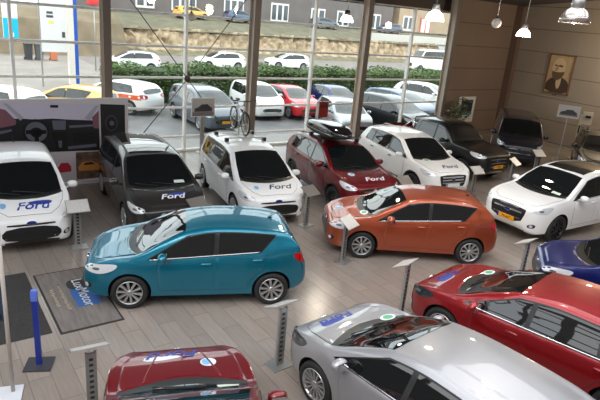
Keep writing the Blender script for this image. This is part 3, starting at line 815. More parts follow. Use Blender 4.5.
# crossbars on the roof of the white people carrier
def on_car(root, S, x, y):
    c, s = math.cos(root.rotation_euler.z), math.sin(root.rotation_euler.z)
    l, n = S['hull'].hit((x, y, 4), (0, 0, -1))
    return Vector((root.location.x + x*c - y*s, root.location.y + x*s + y*c, l.z))
def crossbars(root, S, xs, m):
    for x in xs:
        y = S['yt'] + .0
        zl = S['hull'].hit((x, y*.93, 4), (0, 0, -1))[0].z
        zt = S['topz'](x) + .06
        bm = bmesh.new(); box(bm, x, 0, zt, .055, y*2.0, .022)
        cb = from_bm('crossbar', bm, m, root)
        for s in (1, -1):
            bm = bmesh.new(); box(bm, x, s*y*.93, (zl + zt)/2 - .012, .12, .09, zt - zl + .03); from_bm('bar_foot', bm, M['trim'], cb)
    return zt
zbar = crossbars(cmax, sc_, (-.30, -1.25), M['alu'])
zkb = crossbars(kuga, sk, (.0, -.85), M['trim'])

# bicycle
def bicycle(loc, yaw, label):
    root = empty('bicycle', loc, yaw); setp(root, label, 'bicycle')
    r = .335; xw = .51
    def wheel(x):
        bm = bmesh.new()
        pr = [(r, 0), (r - .014, .026), (r - .04, .018), (r - .052, 0), (r - .04, -.018), (r - .014, -.026), (r, 0)]
        lathe(bm, pr, 40, axis='y', M=Matrix.Translation((x, 0, r)), mis=[0, 0, 1, 1, 0, 0])
        w = from_bm('wheel', bm, [M['rubber'], M['alu']], root, smooth=50)
        bm = bmesh.new()
        for k in range(16):
            a = 2*math.pi*k/16; tube(bm, [(x, .02*(-1)**k, r), (x + (r-.03)*math.cos(a), 0, r + (r-.03)*math.sin(a))], .0022, 4)
        tube(bm, [(x, -.05, r), (x, .05, r)], .02, 8); from_bm('spokes', bm, M['alu'], w)
    wheel(xw); wheel(-xw)
    fm = mat('bike_frame_white', srgb(215, 215, 215), .3, coat=1)
    bm = bmesh.new()
    bb = (-.08, 0, .29); st_ = (-.22, 0, .78); hd = (.31, 0, .80); hl = (.35, 0, .66)
    tube(bm, [bb, st_], .026); tube(bm, [(-.20, 0, .72), hd], .027); tube(bm, [bb, hl], .032); tube(bm, [hd, hl], .032)
    for s in (1, -1):
        tube(bm, [bb, (-.3, s*.05, r), (-xw, s*.05, r)], .010); tube(bm, [(-.20, s*.02, .72), (-xw, s*.05, r)], .009)
    from_bm('frame', bm, fm, root)
    bm = bmesh.new()
    for s in (1, -1): tube(bm, [hl, (.40, s*.05, .60), (xw, s*.05, r)], .020)
    from_bm('fork', bm, M['trim'], root)
    bm = bmesh.new(); tube(bm, [hd, (.30, 0, .92), (.36, 0, .95)], .015); tube(bm, [(.33, -.34, .97), (.36, -.1, .95), (.36, .1, .95), (.33, .34, .97)], .013)
    hb = from_bm('handlebar', bm, M['trim'], root)
    for s in (1, -1):
        bm = bmesh.new(); tube(bm, [(.334, s*.22, .968), (.33, s*.35, .972)], .018); from_bm('grip', bm, M['rubber'], hb)
    bm = bmesh.new(); tube(bm, [st_, (-.25, 0, .90)], .013); ellipsoid(bm, (-.25, 0, .92), (.14, .06, .03)); from_bm('saddle', bm, M['trim'], root)
    bm = bmesh.new()
    lathe(bm, [(.001, .04), (.09, .045), (.09, .055), (.001, .055)], 24, axis='y', M=Matrix.Translation(bb))
    for s, dx in ((1, .12), (-1, -.12)):
        tube(bm, [(bb[0], s*.06, bb[2]), (bb[0] + dx, s*.08, bb[2] - dx*1.0)], .010); box(bm, bb[0] + dx, s*.13, bb[2] - dx, .09, .09, .02)
    from_bm('crank', bm, M['trim'], root)
    bm = bmesh.new(); box(bm, 0, 0, -.012, 1.35, .09, .02); box(bm, .30, -.12, .18, .03, .03, .4)
    from_bm('carrier_rail', bm, M['alu'], root)
    return root
pb = on_car(cmax, sc_, -1.0, .05); bicycle((pb.x, pb.y, zbar + .035), cmax.rotation_euler.z, 'white bicycle standing upright on the roof of the white people carrier')

# roof box
def roof_box(root_car, S, xm, y, z, label):
    p = on_car(root_car, S, xm, y)
    root = empty('roof_box', (p.x, p.y, z), root_car.rotation_euler.z); setp(root, label, 'roof box')
    L_ = 2.2
    def shell(z0, z1, top):
        bm = bmesh.new(); rings = []
        N = 26
        for i in range(N + 1):
            t = i/N; x = L_*(.5 - t)
            f = min(1, (1 - abs(2*t - 1)**5)) ** .5
            w = .41*max(.03, f)*(.86 + .14*math.sin(math.pi*min(1, t*1.6)/1.0*.5)); hh = (z1 - z0)*max(.05, (math.sin(math.pi*(.12 + .80*t))**.45)*f)
            ring = []
            for k in range(17):
                a = math.pi*k/16
                cy = math.copysign(abs(math.cos(a))**.45, math.cos(a)); sz = abs(math.sin(a))**.45
                ring.append(bm.verts.new((x, w*cy, z0 + hh*sz if top else z1 - hh*sz)))
            rings.append(ring)
        for a, b in zip(rings, rings[1:]):
            for k in range(16): bm.faces.new((a[k], a[k+1], b[k+1], b[k]))
            bm.faces.new((a[16], a[0], b[0], b[16]))
        bm.faces.new(rings[0]); bm.faces.new(rings[-1][::-1])
        return bm
    gl = mat('roof_box_gloss', srgb(22, 22, 25), .12, coat=1)
    from_bm('lid', shell(.15, .40, True), gl, root, smooth=50, recalc=True)
    from_bm('base', shell(0, .15, False), M['trim'], root, smooth=50, recalc=True)
    bm = bmesh.new(); box(bm, 0, 0, .15, 1.7, .83, .014); from_bm('seam_strip', bm, M['alu'], root)
    return root
roof_box(kuga, sk, -.42, -.20, zkb + .013, 'long black gloss roof box on top of the dark red crossover')

# ------------------------------------------------------------------ info stands, signs, displays
def info_stand(x, y, edge_deg, away, label, h=.93, w=.46, dp=.34, panel='acryl_print', group=None, tilt=35, post='alu'):
    """x, y: foot of the post. The panel's width runs along edge_deg; its face tilts to the near side, or to the far side when away"""
    root = empty('info_stand', (x, y, 0), R(edge_deg) + (math.pi if away else 0)); setp(root, label, 'info stand')
    bm = bmesh.new(); box(bm, 0, 0, .008, .36, .28, .016); from_bm('base', bm, M['alu'], root)
    bm = bmesh.new()
    for s in (1, -1): box(bm, s*.055, 0, h/2, .022, .05, h)
    box(bm, 0, .012, h/2, .10, .012, h)
    po = from_bm('post', bm, M[post], root)
    bm = bmesh.new(); box(bm, 0, .009, 0, .05, .030, .035); s0 = from_bm('slot', bm, M['alu_d'], po); s0.location.z = .10
    for k in range(1, 11):
        sl = s0.copy(); COL.objects.link(sl); sl.parent = po; sl.location.z = .10 + k*(h - .2)/10
    T = Matrix.Translation((0, -.06, h + .03)) @ Matrix.Rotation(R(27 if away else tilt), 4, 'X')
    bm = bmesh.new(); box(bm, 0, 0, 0, w, dp, .014, M=T)
    pa = from_bm('panel', bm, M['alu'] if panel != 'reflect_card' else M['reflect_card'], root)
    bm = bmesh.new(); box(bm, 0, 0, .009, w - .03, dp - .03, .004, M=T); from_bm('card', bm, M[panel], pa)
    return root
info_stand(-4.64, 10.84, 33, False, 'pale info stand right in front of the white people carrier at the left edge')
info_stand(-2.30, 11.66, 50, False, 'grey info stand on the bonnet corner of the dark grey people carrier', panel='reflect_card')
info_stand(.20, 13.35, 48, False, 'brownish info stand between the bicycle carrier car and the orange hatchback', panel='reflect_card')
info_stand(1.06, 11.33, 56, False, 'slim pale info stand at the front wheel of the orange hatchback')
info_stand(2.06, 9.20, 54, True, 'info stand seen edge-on in front of the bright red car', h=1.0)
info_stand(-.10, 7.30, 40, True, 'info stand seen edge-on standing left of the silver hatchback', h=1.0)
info_stand(-2.40, 5.80, 31, True, 'info stand seen edge-on at the left of the cherry red bonnet', h=1.0)
info_stand(5.45, 17.05, 31, False, 'white info stand between the white crossover and the black pickup')
info_stand(7.22, 18.75, 50, False, 'tilted info stand at the right front corner of the black pickup')
info_stand(8.75, 20.55, 20, False, 'white info stand in front of the dark navy van')
info_stand(2.86, 15.1, 36, False, 'brownish info stand behind the orange roof, before the white crossover', panel='reflect_card')
info_stand(4.84, 10.85, 44, True, 'info stand seen edge-on before the nose of the deep blue hatchback', h=1.0)

# dashboard display wall (a flat printed wall); local x along k, z up, prints facing the room
DSN = -2.6
MD = MW @ Matrix.Translation((0, DSN, 0))
def flat(bm, pts, y, mi=0):
    vs = [bm.verts.new((x, -y, z)) for x, z in pts]
    f = bm.faces.new(vs); f.normal_update()
    if f.normal.y > 0: f.normal_flip()
    r = bmesh.ops.extrude_face_region(bm, geom=[f])
    for g in r['geom']:
        if isinstance(g, bmesh.types.BMVert): g.co.y += .004
    f.material_index = mi
def U(u, v): return (-6.18 + u*.02575, 2.40 - .0008*u - (v - 97)*.0282)
def ell(u, v, ru, rv, n=24): return [U(u + ru*math.cos(2*math.pi*k/n), v + rv*math.sin(2*math.pi*k/n)) for k in range(n)]
disp = empty('display_wall', W(-4.9, DSN), WA); setp(disp, 'wide printed display wall showing a car dashboard, left by the glass', 'display wall')
def dpart(name, shapes, m, y, parent=disp):
    bm = bmesh.new()
    for pts in shapes: flat(bm, [(x + 4.9, z) for x, z in pts], y)
    o = from_bm(name, bm, m, parent); return o
bm = bmesh.new(); box(bm, 0, .06, 1.205, 4.05, .10, 2.41); box(bm, 0, .06, .02, 4.05, .5, .04); from_bm('frame', bm, mat('display_frame', srgb(196, 190, 192), .5), disp)
P = lambda n, c, r=.45: mat(n, srgb(*c), r)
pd = dpart('dashboard_print', [[U(-24, 99), U(95.5, 99.5), U(95.5, 147), U(-24, 147)]], P('print_windscreen', (190, 186, 204)), .005)
dk = P('print_dark', (22, 21, 26)); dk2 = P('print_darker', (9, 9, 11)); gy = P('print_grey', (92, 92, 104)); lt = P('print_light', (160, 158, 170))
dpart('dash_shape', [[U(-24, 115), U(18, 114), U(30, 115), U(48, 114), U(62, 115), U(88, 116), U(95.5, 118), U(95.5, 147), U(-24, 147)]], dk, .010, pd)
dpart('pillar_shape', [[U(2, 100), U(6, 100), U(20, 113), U(17, 116)], [U(92, 101), U(95.5, 101), U(86, 116), U(80, 114)]], lt, .013, pd)
dpart('side_glass_shape', [[U(-8, 103), U(4, 106), U(13, 116), U(12, 120), U(-8, 124)], [U(88, 113), U(95.5, 106), U(95.5, 124), U(90, 124)]], P('print_side_glass', (120, 78, 88)), .012, pd)
ring = ell(31, 127, 13.5, 12.5); inner = ell(31, 127, 10.6, 9.8)
dpart('steering_wheel_shape', [ring], dk2, .014, pd); dpart('wheel_inner_shape', [inner], gy, .016, pd)
dpart('wheel_hub_shape', [ell(31, 127.5, 6, 5), [U(21, 125), U(41, 125), U(41, 129), U(21, 129)], [U(29, 128), U(33, 128), U(33, 138), U(29, 138)]], dk2, .018, pd)
dpart('screen_shape', [[U(47, 116), U(61, 116), U(60, 125), U(48, 125)]], gy, .015, pd)
dpart('console_shape', [[U(46, 127), U(62, 127), U(58, 147), U(50, 147)], [U(66, 128), U(90, 127), U(90, 138), U(68, 138)]], dk2, .014, pd)
dpart('highlight_shape', [[U(64, 121), U(90, 120), U(90, 122), U(64, 123.5)], [U(62, 142), U(92, 140), U(92, 143), U(62, 145)], [U(-4, 126), U(8, 124), U(8, 126), U(-4, 129)], [U(52, 136), U(56, 136), U(55.5, 143), U(52.5, 143)], [U(0, 140), U(22, 143), U(22, 145), U(0, 144)]], gy, .016, pd)
dpart('mirror_shape', [[U(46, 101), U(54, 101), U(54, 103.5), U(46, 103.5)]], dk2, .015, pd)
sp_ = dpart('speaker_print', [[U(97.5, 99.5), U(124.5, 100), U(124.5, 146), U(97.5, 146)]], P('print_black', (22, 22, 26)), .005)
dpart('speaker_ring_shape', [ell(109, 119, 6.8, 8)], P('print_ring', (66, 66, 72)), .009, sp_); dpart('speaker_cone_shape', [ell(109, 119, 5.8, 6.9)], dk2, .012, sp_); dpart('speaker_dome_shape', [ell(109.5, 119, 2.6, 2.6)], gy, .015, sp_)
p1 = dpart('red_car_print', [[U(47, 149), U(68, 149), U(68, 178), U(47, 177)]], P('print_pale', (196, 186, 190)), .005)
dpart('car_shape', [[U(49, 165), U(54, 159), U(61, 159), U(64, 163), U(64, 168), U(50, 169)]], P('print_red', (176, 40, 52)), .010, p1)
p2 = dpart('orange_car_print', [[U(69.5, 148.5), U(96, 148), U(96, 176), U(69.5, 177)]], noisy('print_street', srgb(70, 52, 44), srgb(120, 92, 74), 6, .5), .005)
dpart('car_shape', [[U(71.5, 164), U(76, 159), U(86, 158), U(95, 162), U(95, 168), U(72, 168)]], P('print_orange', (192, 128, 60)), .010, p2)
dpart('car_window_shape', [[U(77, 162), U(79, 159.6), U(86, 159), U(90, 161.5)]], dk2, .013, p2)

# picture stands by the glass and the right wall
def picture_stand(name, label, loc, yaw, w, h, zc, post_h, draw, back='alu', cat='sign', post_w=.05):
    root = empty(name, loc, yaw); setp(root, label, cat)
    bm = bmesh.new(); box(bm, 0, 0, zc, w, .03, h); from_bm('board', bm, mat(name + '_board', srgb(212, 208, 206), .4), root)
    if post_h:
        bm = bmesh.new(); box(bm, 0, .03, post_h/2, post_w, .025, post_h); from_bm('post', bm, M[back], root)
        bm = bmesh.new(); box(bm, 0, .02, .01, .40, .30, .02); from_bm('base', bm, M[back], root)
    for nm, shp, m, y in draw:
        bm = bmesh.new()
        for pts in shp: flat(bm, [(a*w, zc + b*h) for a, b in pts], .015 + y)
        from_bm(nm, bm, m, root)
    return root
rect = lambda a, b, c, d: [(a, b), (c, b), (c, d), (a, d)]
carsh = [[(-.38, -.22), (-.36, -.05), (-.2, .02), (-.08, .16), (.18, .17), (.3, .02), (.38, -.03), (.38, -.22)]]
picture_stand('picture_stand', 'picture board on a post at the glass behind the bicycle, dark car printed on it', W(.58, -.35), WA, .92, .68, 1.66, 1.4,
    [('print', [rect(-.46, -.46, .46, .46)], P('print_grey_bg', (168, 164, 162)), .004), ('car_shape', carsh, P('print_car_dark', (52, 52, 58)), .008), ('ground_shape', [rect(-.46, -.46, .46, -.24)], P('print_ground', (110, 108, 106)), .007)], post_w=.16)
picture_stand('poster_stand', 'small dark red poster on a stand at the glass above the black roof box', W(5.98, -.35), WA, .62, .66, 1.46, 1.2,
    [('print', [rect(-.30, -.5, .48, .48)], P('print_darkred', (128, 26, 26)), .004), ('stripe_shape', [rect(-.2, .1, .4, .3)], P('print_darkred2', (70, 20, 24)), .008)])
picture_stand('poster_stand', 'low poster with a dark red car behind the dark grey people carrier', W(-2.0, -1.0), WA, .62, .56, .42, .2,
    [('print', [rect(-.47, -.46, .47, .46)], P('print_pale2', (176, 168, 172)), .004), ('car_shape', carsh, P('print_plum', (96, 46, 62)), .008)])
picture_stand('poster_stand', 'white framed poster with a dark blue picture beside the last column', W(14.55, -.85), WA, 1.2, 1.25, 1.35, .75,
    [('print', [rect(-.36, -.12, .36, .38)], P('print_bluedark', (20, 34, 52)), .004), ('teal_shape', [rect(-.36, -.22, .36, -.08)], P('print_teal', (60, 130, 140)), .008)])
yw = math.atan2(11.2, 24.2) * -1
picture_stand('picture_stand', 'white picture board on a thin stand at the right wall', (11.0, 23.75, 0), -.43, .86, .52, 2.18, 1.95,
    [('print', [rect(-.46, -.44, .46, .44)], P('print_white', (206, 202, 196)), .004), ('car_shape', carsh, P('print_car_grey', (70, 66, 70)), .008), ('ground_shape', [rect(-.4, -.34, .42, -.2)], P('print_ground2', (120, 112, 106)), .007)], post_w=.035)
root = empty('brochure_stand', (12.15, 24.6, 0), -.30); setp(root, 'tall white brochure stand with dark pockets leaning at the right wall', 'brochure stand')
bm = bmesh.new(); box(bm, 0, 0, .02, .5, .4, .04); box(bm, -.14, .02, 1.0, .12, .08, 2.0); box(bm, .10, .02, 1.86, .40, .08, .55)
from_bm('frame', bm, mat('brochure_white', srgb(196, 186, 168), .5), root)
bm = bmesh.new(); box(bm, .12, -.03, 1.93, .22, .03, .10); box(bm, -.14, -.03, 1.35, .06, .03, .35); box(bm, -.14, -.03, .8, .06, .03, .35); from_bm('pocket', bm, M['dark'], root)

# blue post on a dark foot, white pole stand at the left edge
root = empty('post_stand', (-3.56, 6.78, 0), R(12)); setp(root, 'blue post on a square dark foot plate by the entrance mats', 'post')
bm = bmesh.new(); box(bm, 0, 0, .012, .37, .34, .024); from_bm('foot_plate', bm, mat('foot_dark', srgb(72, 72, 78), .25, .3), root)
bm = bmesh.new(); box(bm, 0, 0, .60, .075, .05, 1.18); from_bm('post', bm, mat('post_blue', srgb(24, 46, 140), .35), root)
bm = bmesh.new(); box(bm, 0, -.03, 1.13, .085, .012, .14); box(bm, 0, 0, 1.2, .08, .055, .03); from_bm('cap', bm, mat('post_blue_cap', srgb(90, 120, 215), .35), root)
root = empty('pole_stand', (-3.62, 6.16, 0), R(20)); setp(root, 'tall slim white pole stand at the left edge of the picture', 'pole stand')
bm = bmesh.new(); box(bm, -.05, -.05, .01, .34, .34, .02); from_bm('base', bm, mat('pole_base', srgb(205, 208, 214), .35), root)
bm = bmesh.new(); tube(bm, [(0, 0, 0), (0, 0, 2.9)], .026, 10); from_bm('pole', bm, mat('pole_white', srgb(196, 188, 180), .4), root)
bm = bmesh.new(); box(bm, -.20, 0, 1.35, .36, .02, .5); fr_ = from_bm('sign_board', bm, mat('pole_sign', srgb(40, 60, 84), .4), root)
bm = bmesh.new(); box(bm, -.20, -.02, 1.17, .30, .012, .07); from_bm('sign_print', bm, mat('pole_sign_print', srgb(20, 20, 24), .4), fr_)

# mats
mb = mat('mat_black', srgb(46, 44, 44), .9)
bm = bmesh.new(); box(bm, 0, 0, .006, .80, 2.35, .012); o = from_bm('doormat', bm, noisy('mat_black_pile', srgb(40, 38, 38), srgb(56, 53, 52), 40, .95), None)
o.matrix_world = MW @ Matrix.Translation((-7.06, -9.12, 0)); setp(o, 'plain black entrance mat left of the printed mat', 'mat')
root = empty('printed_mat', W(-6.05, -9.28), WA); setp(root, 'grey entrance mat with a printed blue logo, under the nose of the teal hatchback', 'mat')
bm = bmesh.new(); box(bm, 0, 0, .004, 1.02, 2.26, .008); from_bm('border', bm, mb, root)
bm = bmesh.new(); box(bm, 0, 0, .010, .95, 2.18, .008); pile = from_bm('pile', bm, noisy('mat_pile', srgb(104, 98, 94), srgb(122, 115, 110), 14, .95, stretch=(1, .15, 1)), root)
def matpart(name, pts, m, y, parent=pile):
    bm = bmesh.new(); v = [bm.verts.new((a, b, y)) for a, b in pts]; f = bm.faces.new(v); f.normal_update()
    if f.normal.z < 0: f.normal_flip()
    r = bmesh.ops.extrude_face_region(bm, geom=[f])
    for g in r['geom']:
        if isinstance(g, bmesh.types.BMVert): g.co.z -= .002
    return from_bm(name, bm, m, parent)
matpart('logo_dark', [(q.x, q.y) for q in chaikin([Vector((-.06, .22, 0)), Vector((-.06, .66, 0)), Vector((.30, .66, 0)), Vector((.36, .22, 0))], 2)], mat('logo_grey', srgb(52, 50, 52), .9), .0165)
matpart('logo_blue', [(-.06, .26), (.36, .26), (.36, -.42), (-.06, -.42)], mat('logo_blue', srgb(52, 96, 160), .9), .0185)
vs, fs = text_geo('LuxMotor', .27, bold=.002)
bm = bmesh.new(); Lv = [bm.verts.new((.14 + p.y, .10 - p.x*.98, .0205)) for p in vs]
for f in fs: bm.faces.new([Lv[i] for i in f])
bmesh.ops.recalc_face_normals(bm, faces=bm.faces[:])
for f in bm.faces:
    if f.normal.z < 0: f.normal_flip()
from_bm('logo_lettering', bm, mat('logo_white', srgb(205, 208, 212), .9), pile)
rb = random.Random(3)
sp_m = mat('logo_beige', srgb(168, 156, 132), .9)
for row, (x, a, b) in enumerate(((-.20, .50, -.42), (-.34, .42, -.20))):
    y = a; bm = bmesh.new()
    while y > b:
        l = rb.uniform(.03, .06); box(bm, x + rb.uniform(-.01, .01), y - l/2, .0165, rb.uniform(.035, .06), l*.55, .002); y -= l + .012
    from_bm('small_print', bm, sp_m, pile)

# portrait of a bearded old man (generic) on the right wall
MR = MW @ Matrix.Translation((KC, -2.95, 3.38)) @ Matrix.Rotation(-math.pi/2, 4, 'Z')     # local x: towards the camera along the wall, -y: into the room
root = D.objects.new('framed_portrait', None); COL.objects.link(root); root.matrix_world = MR
setp(root, 'framed sepia portrait of a bearded man hanging on the right wall', 'picture')
bm = bmesh.new(); w, h, t = 1.36, 1.92, .07
box(bm, 0, -.03, h/2 - t/2, w, .06, t); box(bm, 0, -.03, -h/2 + t/2, w, .06, t); box(bm, w/2 - t/2, -.03, 0, t, .06, h); box(bm, -w/2 + t/2, -.03, 0, t, .06, h); box(bm, 0, -.03, -h/2 - .05, .22, .03, .07)
from_bm('frame', bm, mat('frame_brown', srgb(120, 84, 52), .4), root)
def pshape(name, pts, c, y, rnd=2):
    if name not in ('coat', 'collar'): pts = [(a*1.35 - .03, (b - .1)*1.22 + .10) for a, b in pts]
    bm = bmesh.new(); q = chaikin([Vector((a, b, 0)) for a, b in pts], rnd); flat(bm, [(p.x, p.y) for p in q], y); return from_bm(name, bm, mat('sepia_' + name, srgb(*c), .5), root)
bm = bmesh.new(); flat(bm, [(-.62, -.90), (.62, -.90), (.62, .90), (-.62, .90)], .012); cv = from_bm('canvas', bm, noisy('sepia_canvas', srgb(206, 176, 132), srgb(180, 148, 104), 2.5, .6), root)
pshape('coat', [(-.62, -.90), (-.62, -.45), (-.40, -.22), (0, -.08), (.42, -.22), (.62, -.45), (.62, -.90)], (74, 52, 34), .018, 1)
pshape('collar', [(-.10, -.10), (.16, -.10), (.16, -.55), (.04, -.75), (-.10, -.5)], (206, 180, 140), .022, 1)
pshape('hair', [(-.36, .0), (-.36, .5), (-.2, .74), (.12, .76), (.36, .55), (.40, .1), (.2, -.1), (-.2, -.1)], (190, 162, 122), .022)
pshape('face', [(-.30, .1), (-.28, .48), (-.1, .66), (.1, .64), (.22, .45), (.2, .05), (0, -.05)], (214, 184, 142), .026)
pshape('eyes', [(-.24, .34), (-.20, .40), (-.08, .36), (.02, .40), (.12, .36), (.12, .30), (-.05, .32)], (96, 66, 42), .030, 1)
pshape('nose', [(-.12, .36), (-.20, .14), (-.06, .14), (-.05, .36)], (176, 140, 98), .031, 1)
pshape('beard', [(-.28, .14), (-.14, .10), (.05, .10), (.24, .16), (.16, -.10), (-.06, -.26), (-.24, -.10)], (104, 76, 50), .030, 1)

# pendant lamps
def ceil_z(x, y):
    v = Vector((x, y, 0)) - W0; return 6.48 - .1*v.dot(DN)
LAMP_E = mat('lamp_glow', (1, .9, .75, 1), .5, emit=(1, .88, .68, 1), estr=14)
GLASSY = mat('shade_glass', srgb(190, 180, 172), .18, .75)
def pendant(x, y, z, r, label, lit=True, shade='glow', power=60, group=None):
    root = empty('pendant_lamp', (x, y, z)); setp(root, label, 'lamp', group)
    zc = ceil_z(x, y) - z
    bm = bmesh.new(); tube(bm, [(0, 0, r*1.1), (0, 0, zc)], .010, 6); tube(bm, [(0, 0, zc - .05), (0, 0, zc)], .06, 12); from_bm('cord', bm, M['alu'], root)
    if shade == 'globe':
        bm = bmesh.new(); ellipsoid(bm, (0, 0, 0), (r, r, r), sub=3); from_bm('globe', bm, mat('globe_white', srgb(198, 190, 180), .35), root)
        bm = bmesh.new(); tube(bm, [(0, 0, r*.9), (0, 0, r*1.3)], r*.3, 10); from_bm('socket', bm, M['trim'], root)
        return root
    capm = M['trim'] if shade == 'dark' else M['alu']
    bm = bmesh.new(); lathe(bm, [(.001, r*1.75), (r*.36, r*1.72), (r*.42, r*1.3), (r*.40, r*.95), (r*.001, r*.95)], 20); from_bm('housing', bm, capm, root)
    bm = bmesh.new()
    pr = [(r*.40, r*.98), (r*.70, r*.78), (r*.92, r*.40), (r, 0), (r*.97, 0), (r*.89, r*.38), (r*.67, r*.74), (r*.40, r*.94)]
    lathe(bm, pr, 32); sh = from_bm('shade', bm, LAMP_E if (lit and shade != 'metal') else GLASSY, root, recalc=True)
    bm = bmesh.new(); ellipsoid(bm, (0, 0, r*.35), (r*.26, r*.26, r*.40)); from_bm('bulb', bm, LAMP_E if lit else M['alu'], sh)
    if power and lit:
        li = D.lights.new('lamp_light', 'POINT'); li.energy = power; li.color = (1, .90, .76); li.shadow_soft_size = r*.8
        lo = D.objects.new('lamp_light', li); COL.objects.link(lo); lo.parent = root; lo.location = (0, 0, -.12)
    return root
pendant(2.77, 13.77, 5.25, .215, 'glowing pendant lamp hanging before the last glazed bay')
pendant(6.01, 16.89, 5.06, .20, 'small glowing pendant lamp in front of the brown panelled wall')
pendant(3.96, 9.08, 5.36, .23, 'large clear dome pendant lamp at the top right', shade='metal', power=30)
pendant(5.2, 16.97, 5.36, .14, 'small unlit white globe hanging on a thin cord left of the glowing lamp', shade='globe')
pendant(.94, 17.94, 5.02, .20, 'glowing pendant lamp with a black housing in front of the middle of the glass', shade='dark')
wl = D.lights.new('wall_fill', 'POINT'); wl.energy = 330; wl.color = (1, .84, .6); wl.shadow_soft_size = .2  # unseen point light without a fitting, added to brighten the right wall
wlo = D.objects.new('wall_fill', wl); COL.objects.link(wlo); wlo.location = W(16.7, -7.6, 4.9)
pq = W(-.33, -1.2, 0); pendant(pq.x, pq.y, 4.75, .13, 'small pale globe hanging by the brace rods at upper left', shade='globe')

# ------------------------------------------------------------------ outside
asph = noisy('asphalt', srgb(98, 97, 100), srgb(122, 120, 120), .7, .5, 6)
bm = bmesh.new(); box(bm, 30, 60, -.12, 260, 119.8, .2); wobj('ground_yard', bm, asph, 'structure')
bm = bmesh.new(); box(bm, 4, .95, -.01, 36, 1.5, .04); wobj('ground_kerb', bm, noisy('paving', srgb(128, 124, 121), srgb(140, 135, 131), 3, .5), 'structure')
bm = bmesh.new(); box(bm, 45, 31, -.005, 140, 15, .02); wobj('ground_road', bm, noisy('road', srgb(118, 110, 106), srgb(134, 125, 120), .6, .8), 'structure')
bm = bmesh.new(); box(bm, -8, 22, -.004, 24, 20, .03); wobj('ground_forecourt', bm, noisy('forecourt', srgb(132, 123, 116), srgb(148, 139, 131), .5, .8), 'structure')
# rocky bank and grass above it
rr = random.Random(11)
def sheet(name, prof, k0, k1, nk, m, jit, kind='structure'):
    bm = bmesh.new(); rows = []
    for i in range(nk + 1):
        k = k0 + (k1 - k0)*i/nk
        rows.append([bm.verts.new((k, n_ + rr.uniform(-jit, jit), max(-.02, z + rr.uniform(-jit, jit)*.35))) for n_, z in prof])
    for a, b in zip(rows, rows[1:]):
        for j in range(len(prof) - 1): bm.faces.new((a[j], b[j], b[j+1], a[j+1]))
    return wobj(name, bm, m, kind)
sheet('ground_rock_bank', [(37.6, -.1), (38.6, .5), (39.2, 1.0), (39.6, 1.6), (40.0, 2.1), (40.3, 2.5)], 9, 58, 90, noisy('rock', srgb(182, 160, 132), srgb(122, 104, 80), 1.6, .9, 6, bump=.4), .35)
sheet('ground_verge', [(36.3, -.05), (37.4, .25), (38.6, .45)], -30, 100, 60, noisy('verge', srgb(96, 90, 70), srgb(126, 118, 94), 1.5, .95), .15)
sheet('ground_grass_bank', [(39.8, 2.3), (42, 2.8), (45, 3.35), (48, 3.55), (60, 3.6)], 8, 110, 60, noisy('bank_grass', srgb(98, 94, 76), srgb(116, 110, 90), .9, .95, 6), .12)
sheet('ground_left_bank', [(33.5, -.1), (34.5, 1.2), (35.6, 2.8), (37.5, 3.6), (42, 3.7), (60, 3.7)], -30, 9.2, 40, noisy('bank_brown', srgb(108, 95, 76), srgb(128, 113, 92), .8, .95, 6), .12)

# long building on the bank
bld = empty('row_building', W(33, 53), WA); setp(bld, 'long grey building with white doors and windows on the bank across the road', 'building')
bm = bmesh.new(); box(bm, 1, 4, 7.5, 52, 8, 9); from_bm('wall', bm, noisy('render_grey', srgb(112, 104, 102), srgb(120, 112, 109), .7, .9), bld)
bm = bmesh.new(); box(bm, 1, 4, 12.2, 53, 9, .4); from_bm('roof', bm, mat('roof_grey', srgb(90, 84, 84), .8), bld)
wm = mat('window_white', srgb(236, 232, 228), .4); gg = mat('bld_glass', srgb(86, 92, 96), .15)
def bwin(parent, x, z0, w_, h_, door=False):
    bm = bmesh.new()
    box(bm, x, -.06, z0 + h_/2, w_, .14, h_); o = from_bm('door' if door else 'window', bm, wm, parent)
    bm = bmesh.new(); n_ = max(2, int(w_/1.0))
    for i in range(n_): box(bm, x - w_/2 + (i + .5)*w_/n_, -.14, z0 + h_*.52, w_/n_*.68, .04, h_*.78)
    from_bm('pane', bm, gg, o)
for x, z0, w_, h_, dr in ((-15.4, 4.2, 2.4, 2.2, 0), (-10.2, 4.2, 3.4, 2.0, 0), (-2.9, 3.7, 3.0, 2.6, 1), (4.6, 3.7, 3.0, 2.6, 1), (11.5, 3.7, 2.6, 2.4, 1), (16.4, 3.7, 2.4, 2.4, 0), (23.2, 3.7, 2.2, 2.4, 0), (-21, 4.2, 2.4, 2.2, 0)):
    bwin(bld, x, z0, w_, h_, dr)
b2 = empty('house', W(76, 53.5), WA); setp(b2, 'beige house with red framed door beyond the long grey building', 'house')
bm = bmesh.new(); box(bm, 0, 4, 7, 28, 8, 8.5); from_bm('wall', bm, noisy('render_beige', srgb(172, 150, 128), srgb(182, 161, 138), .5, .9), b2)
bm = bmesh.new(); box(bm, 0, 4, 11.4, 29, 9, .4); from_bm('roof', bm, M['beam'], b2)
bm = bmesh.new(); box(bm, -7.5, -.06, 4.9, 2.6, .16, 2.8); d_ = from_bm('door', bm, mat('door_red', srgb(190, 110, 100), .5), b2)
bm = bmesh.new(); box(bm, -8.1, -.16, 4.9, .9, .06, 2.3); box(bm, -6.9, -.16, 4.9, .9, .06, 2.3); from_bm('pane', bm, wm, d_)
for x in (-11.8, 0, 5): bwin(b2, x, 3.9, 2.4, 2.4)
bm = bmesh.new(); box(bm, 0, 0, .6, 22, .4, 1.2)
o = from_bm('garden_wall', bm, mat('white_wall', srgb(200, 196, 188), .7), None); o.matrix_world = MW @ Matrix.Translation((56, 41, 2.3)); setp(o, 'low white wall along the bank in front of the beige house', 'wall')

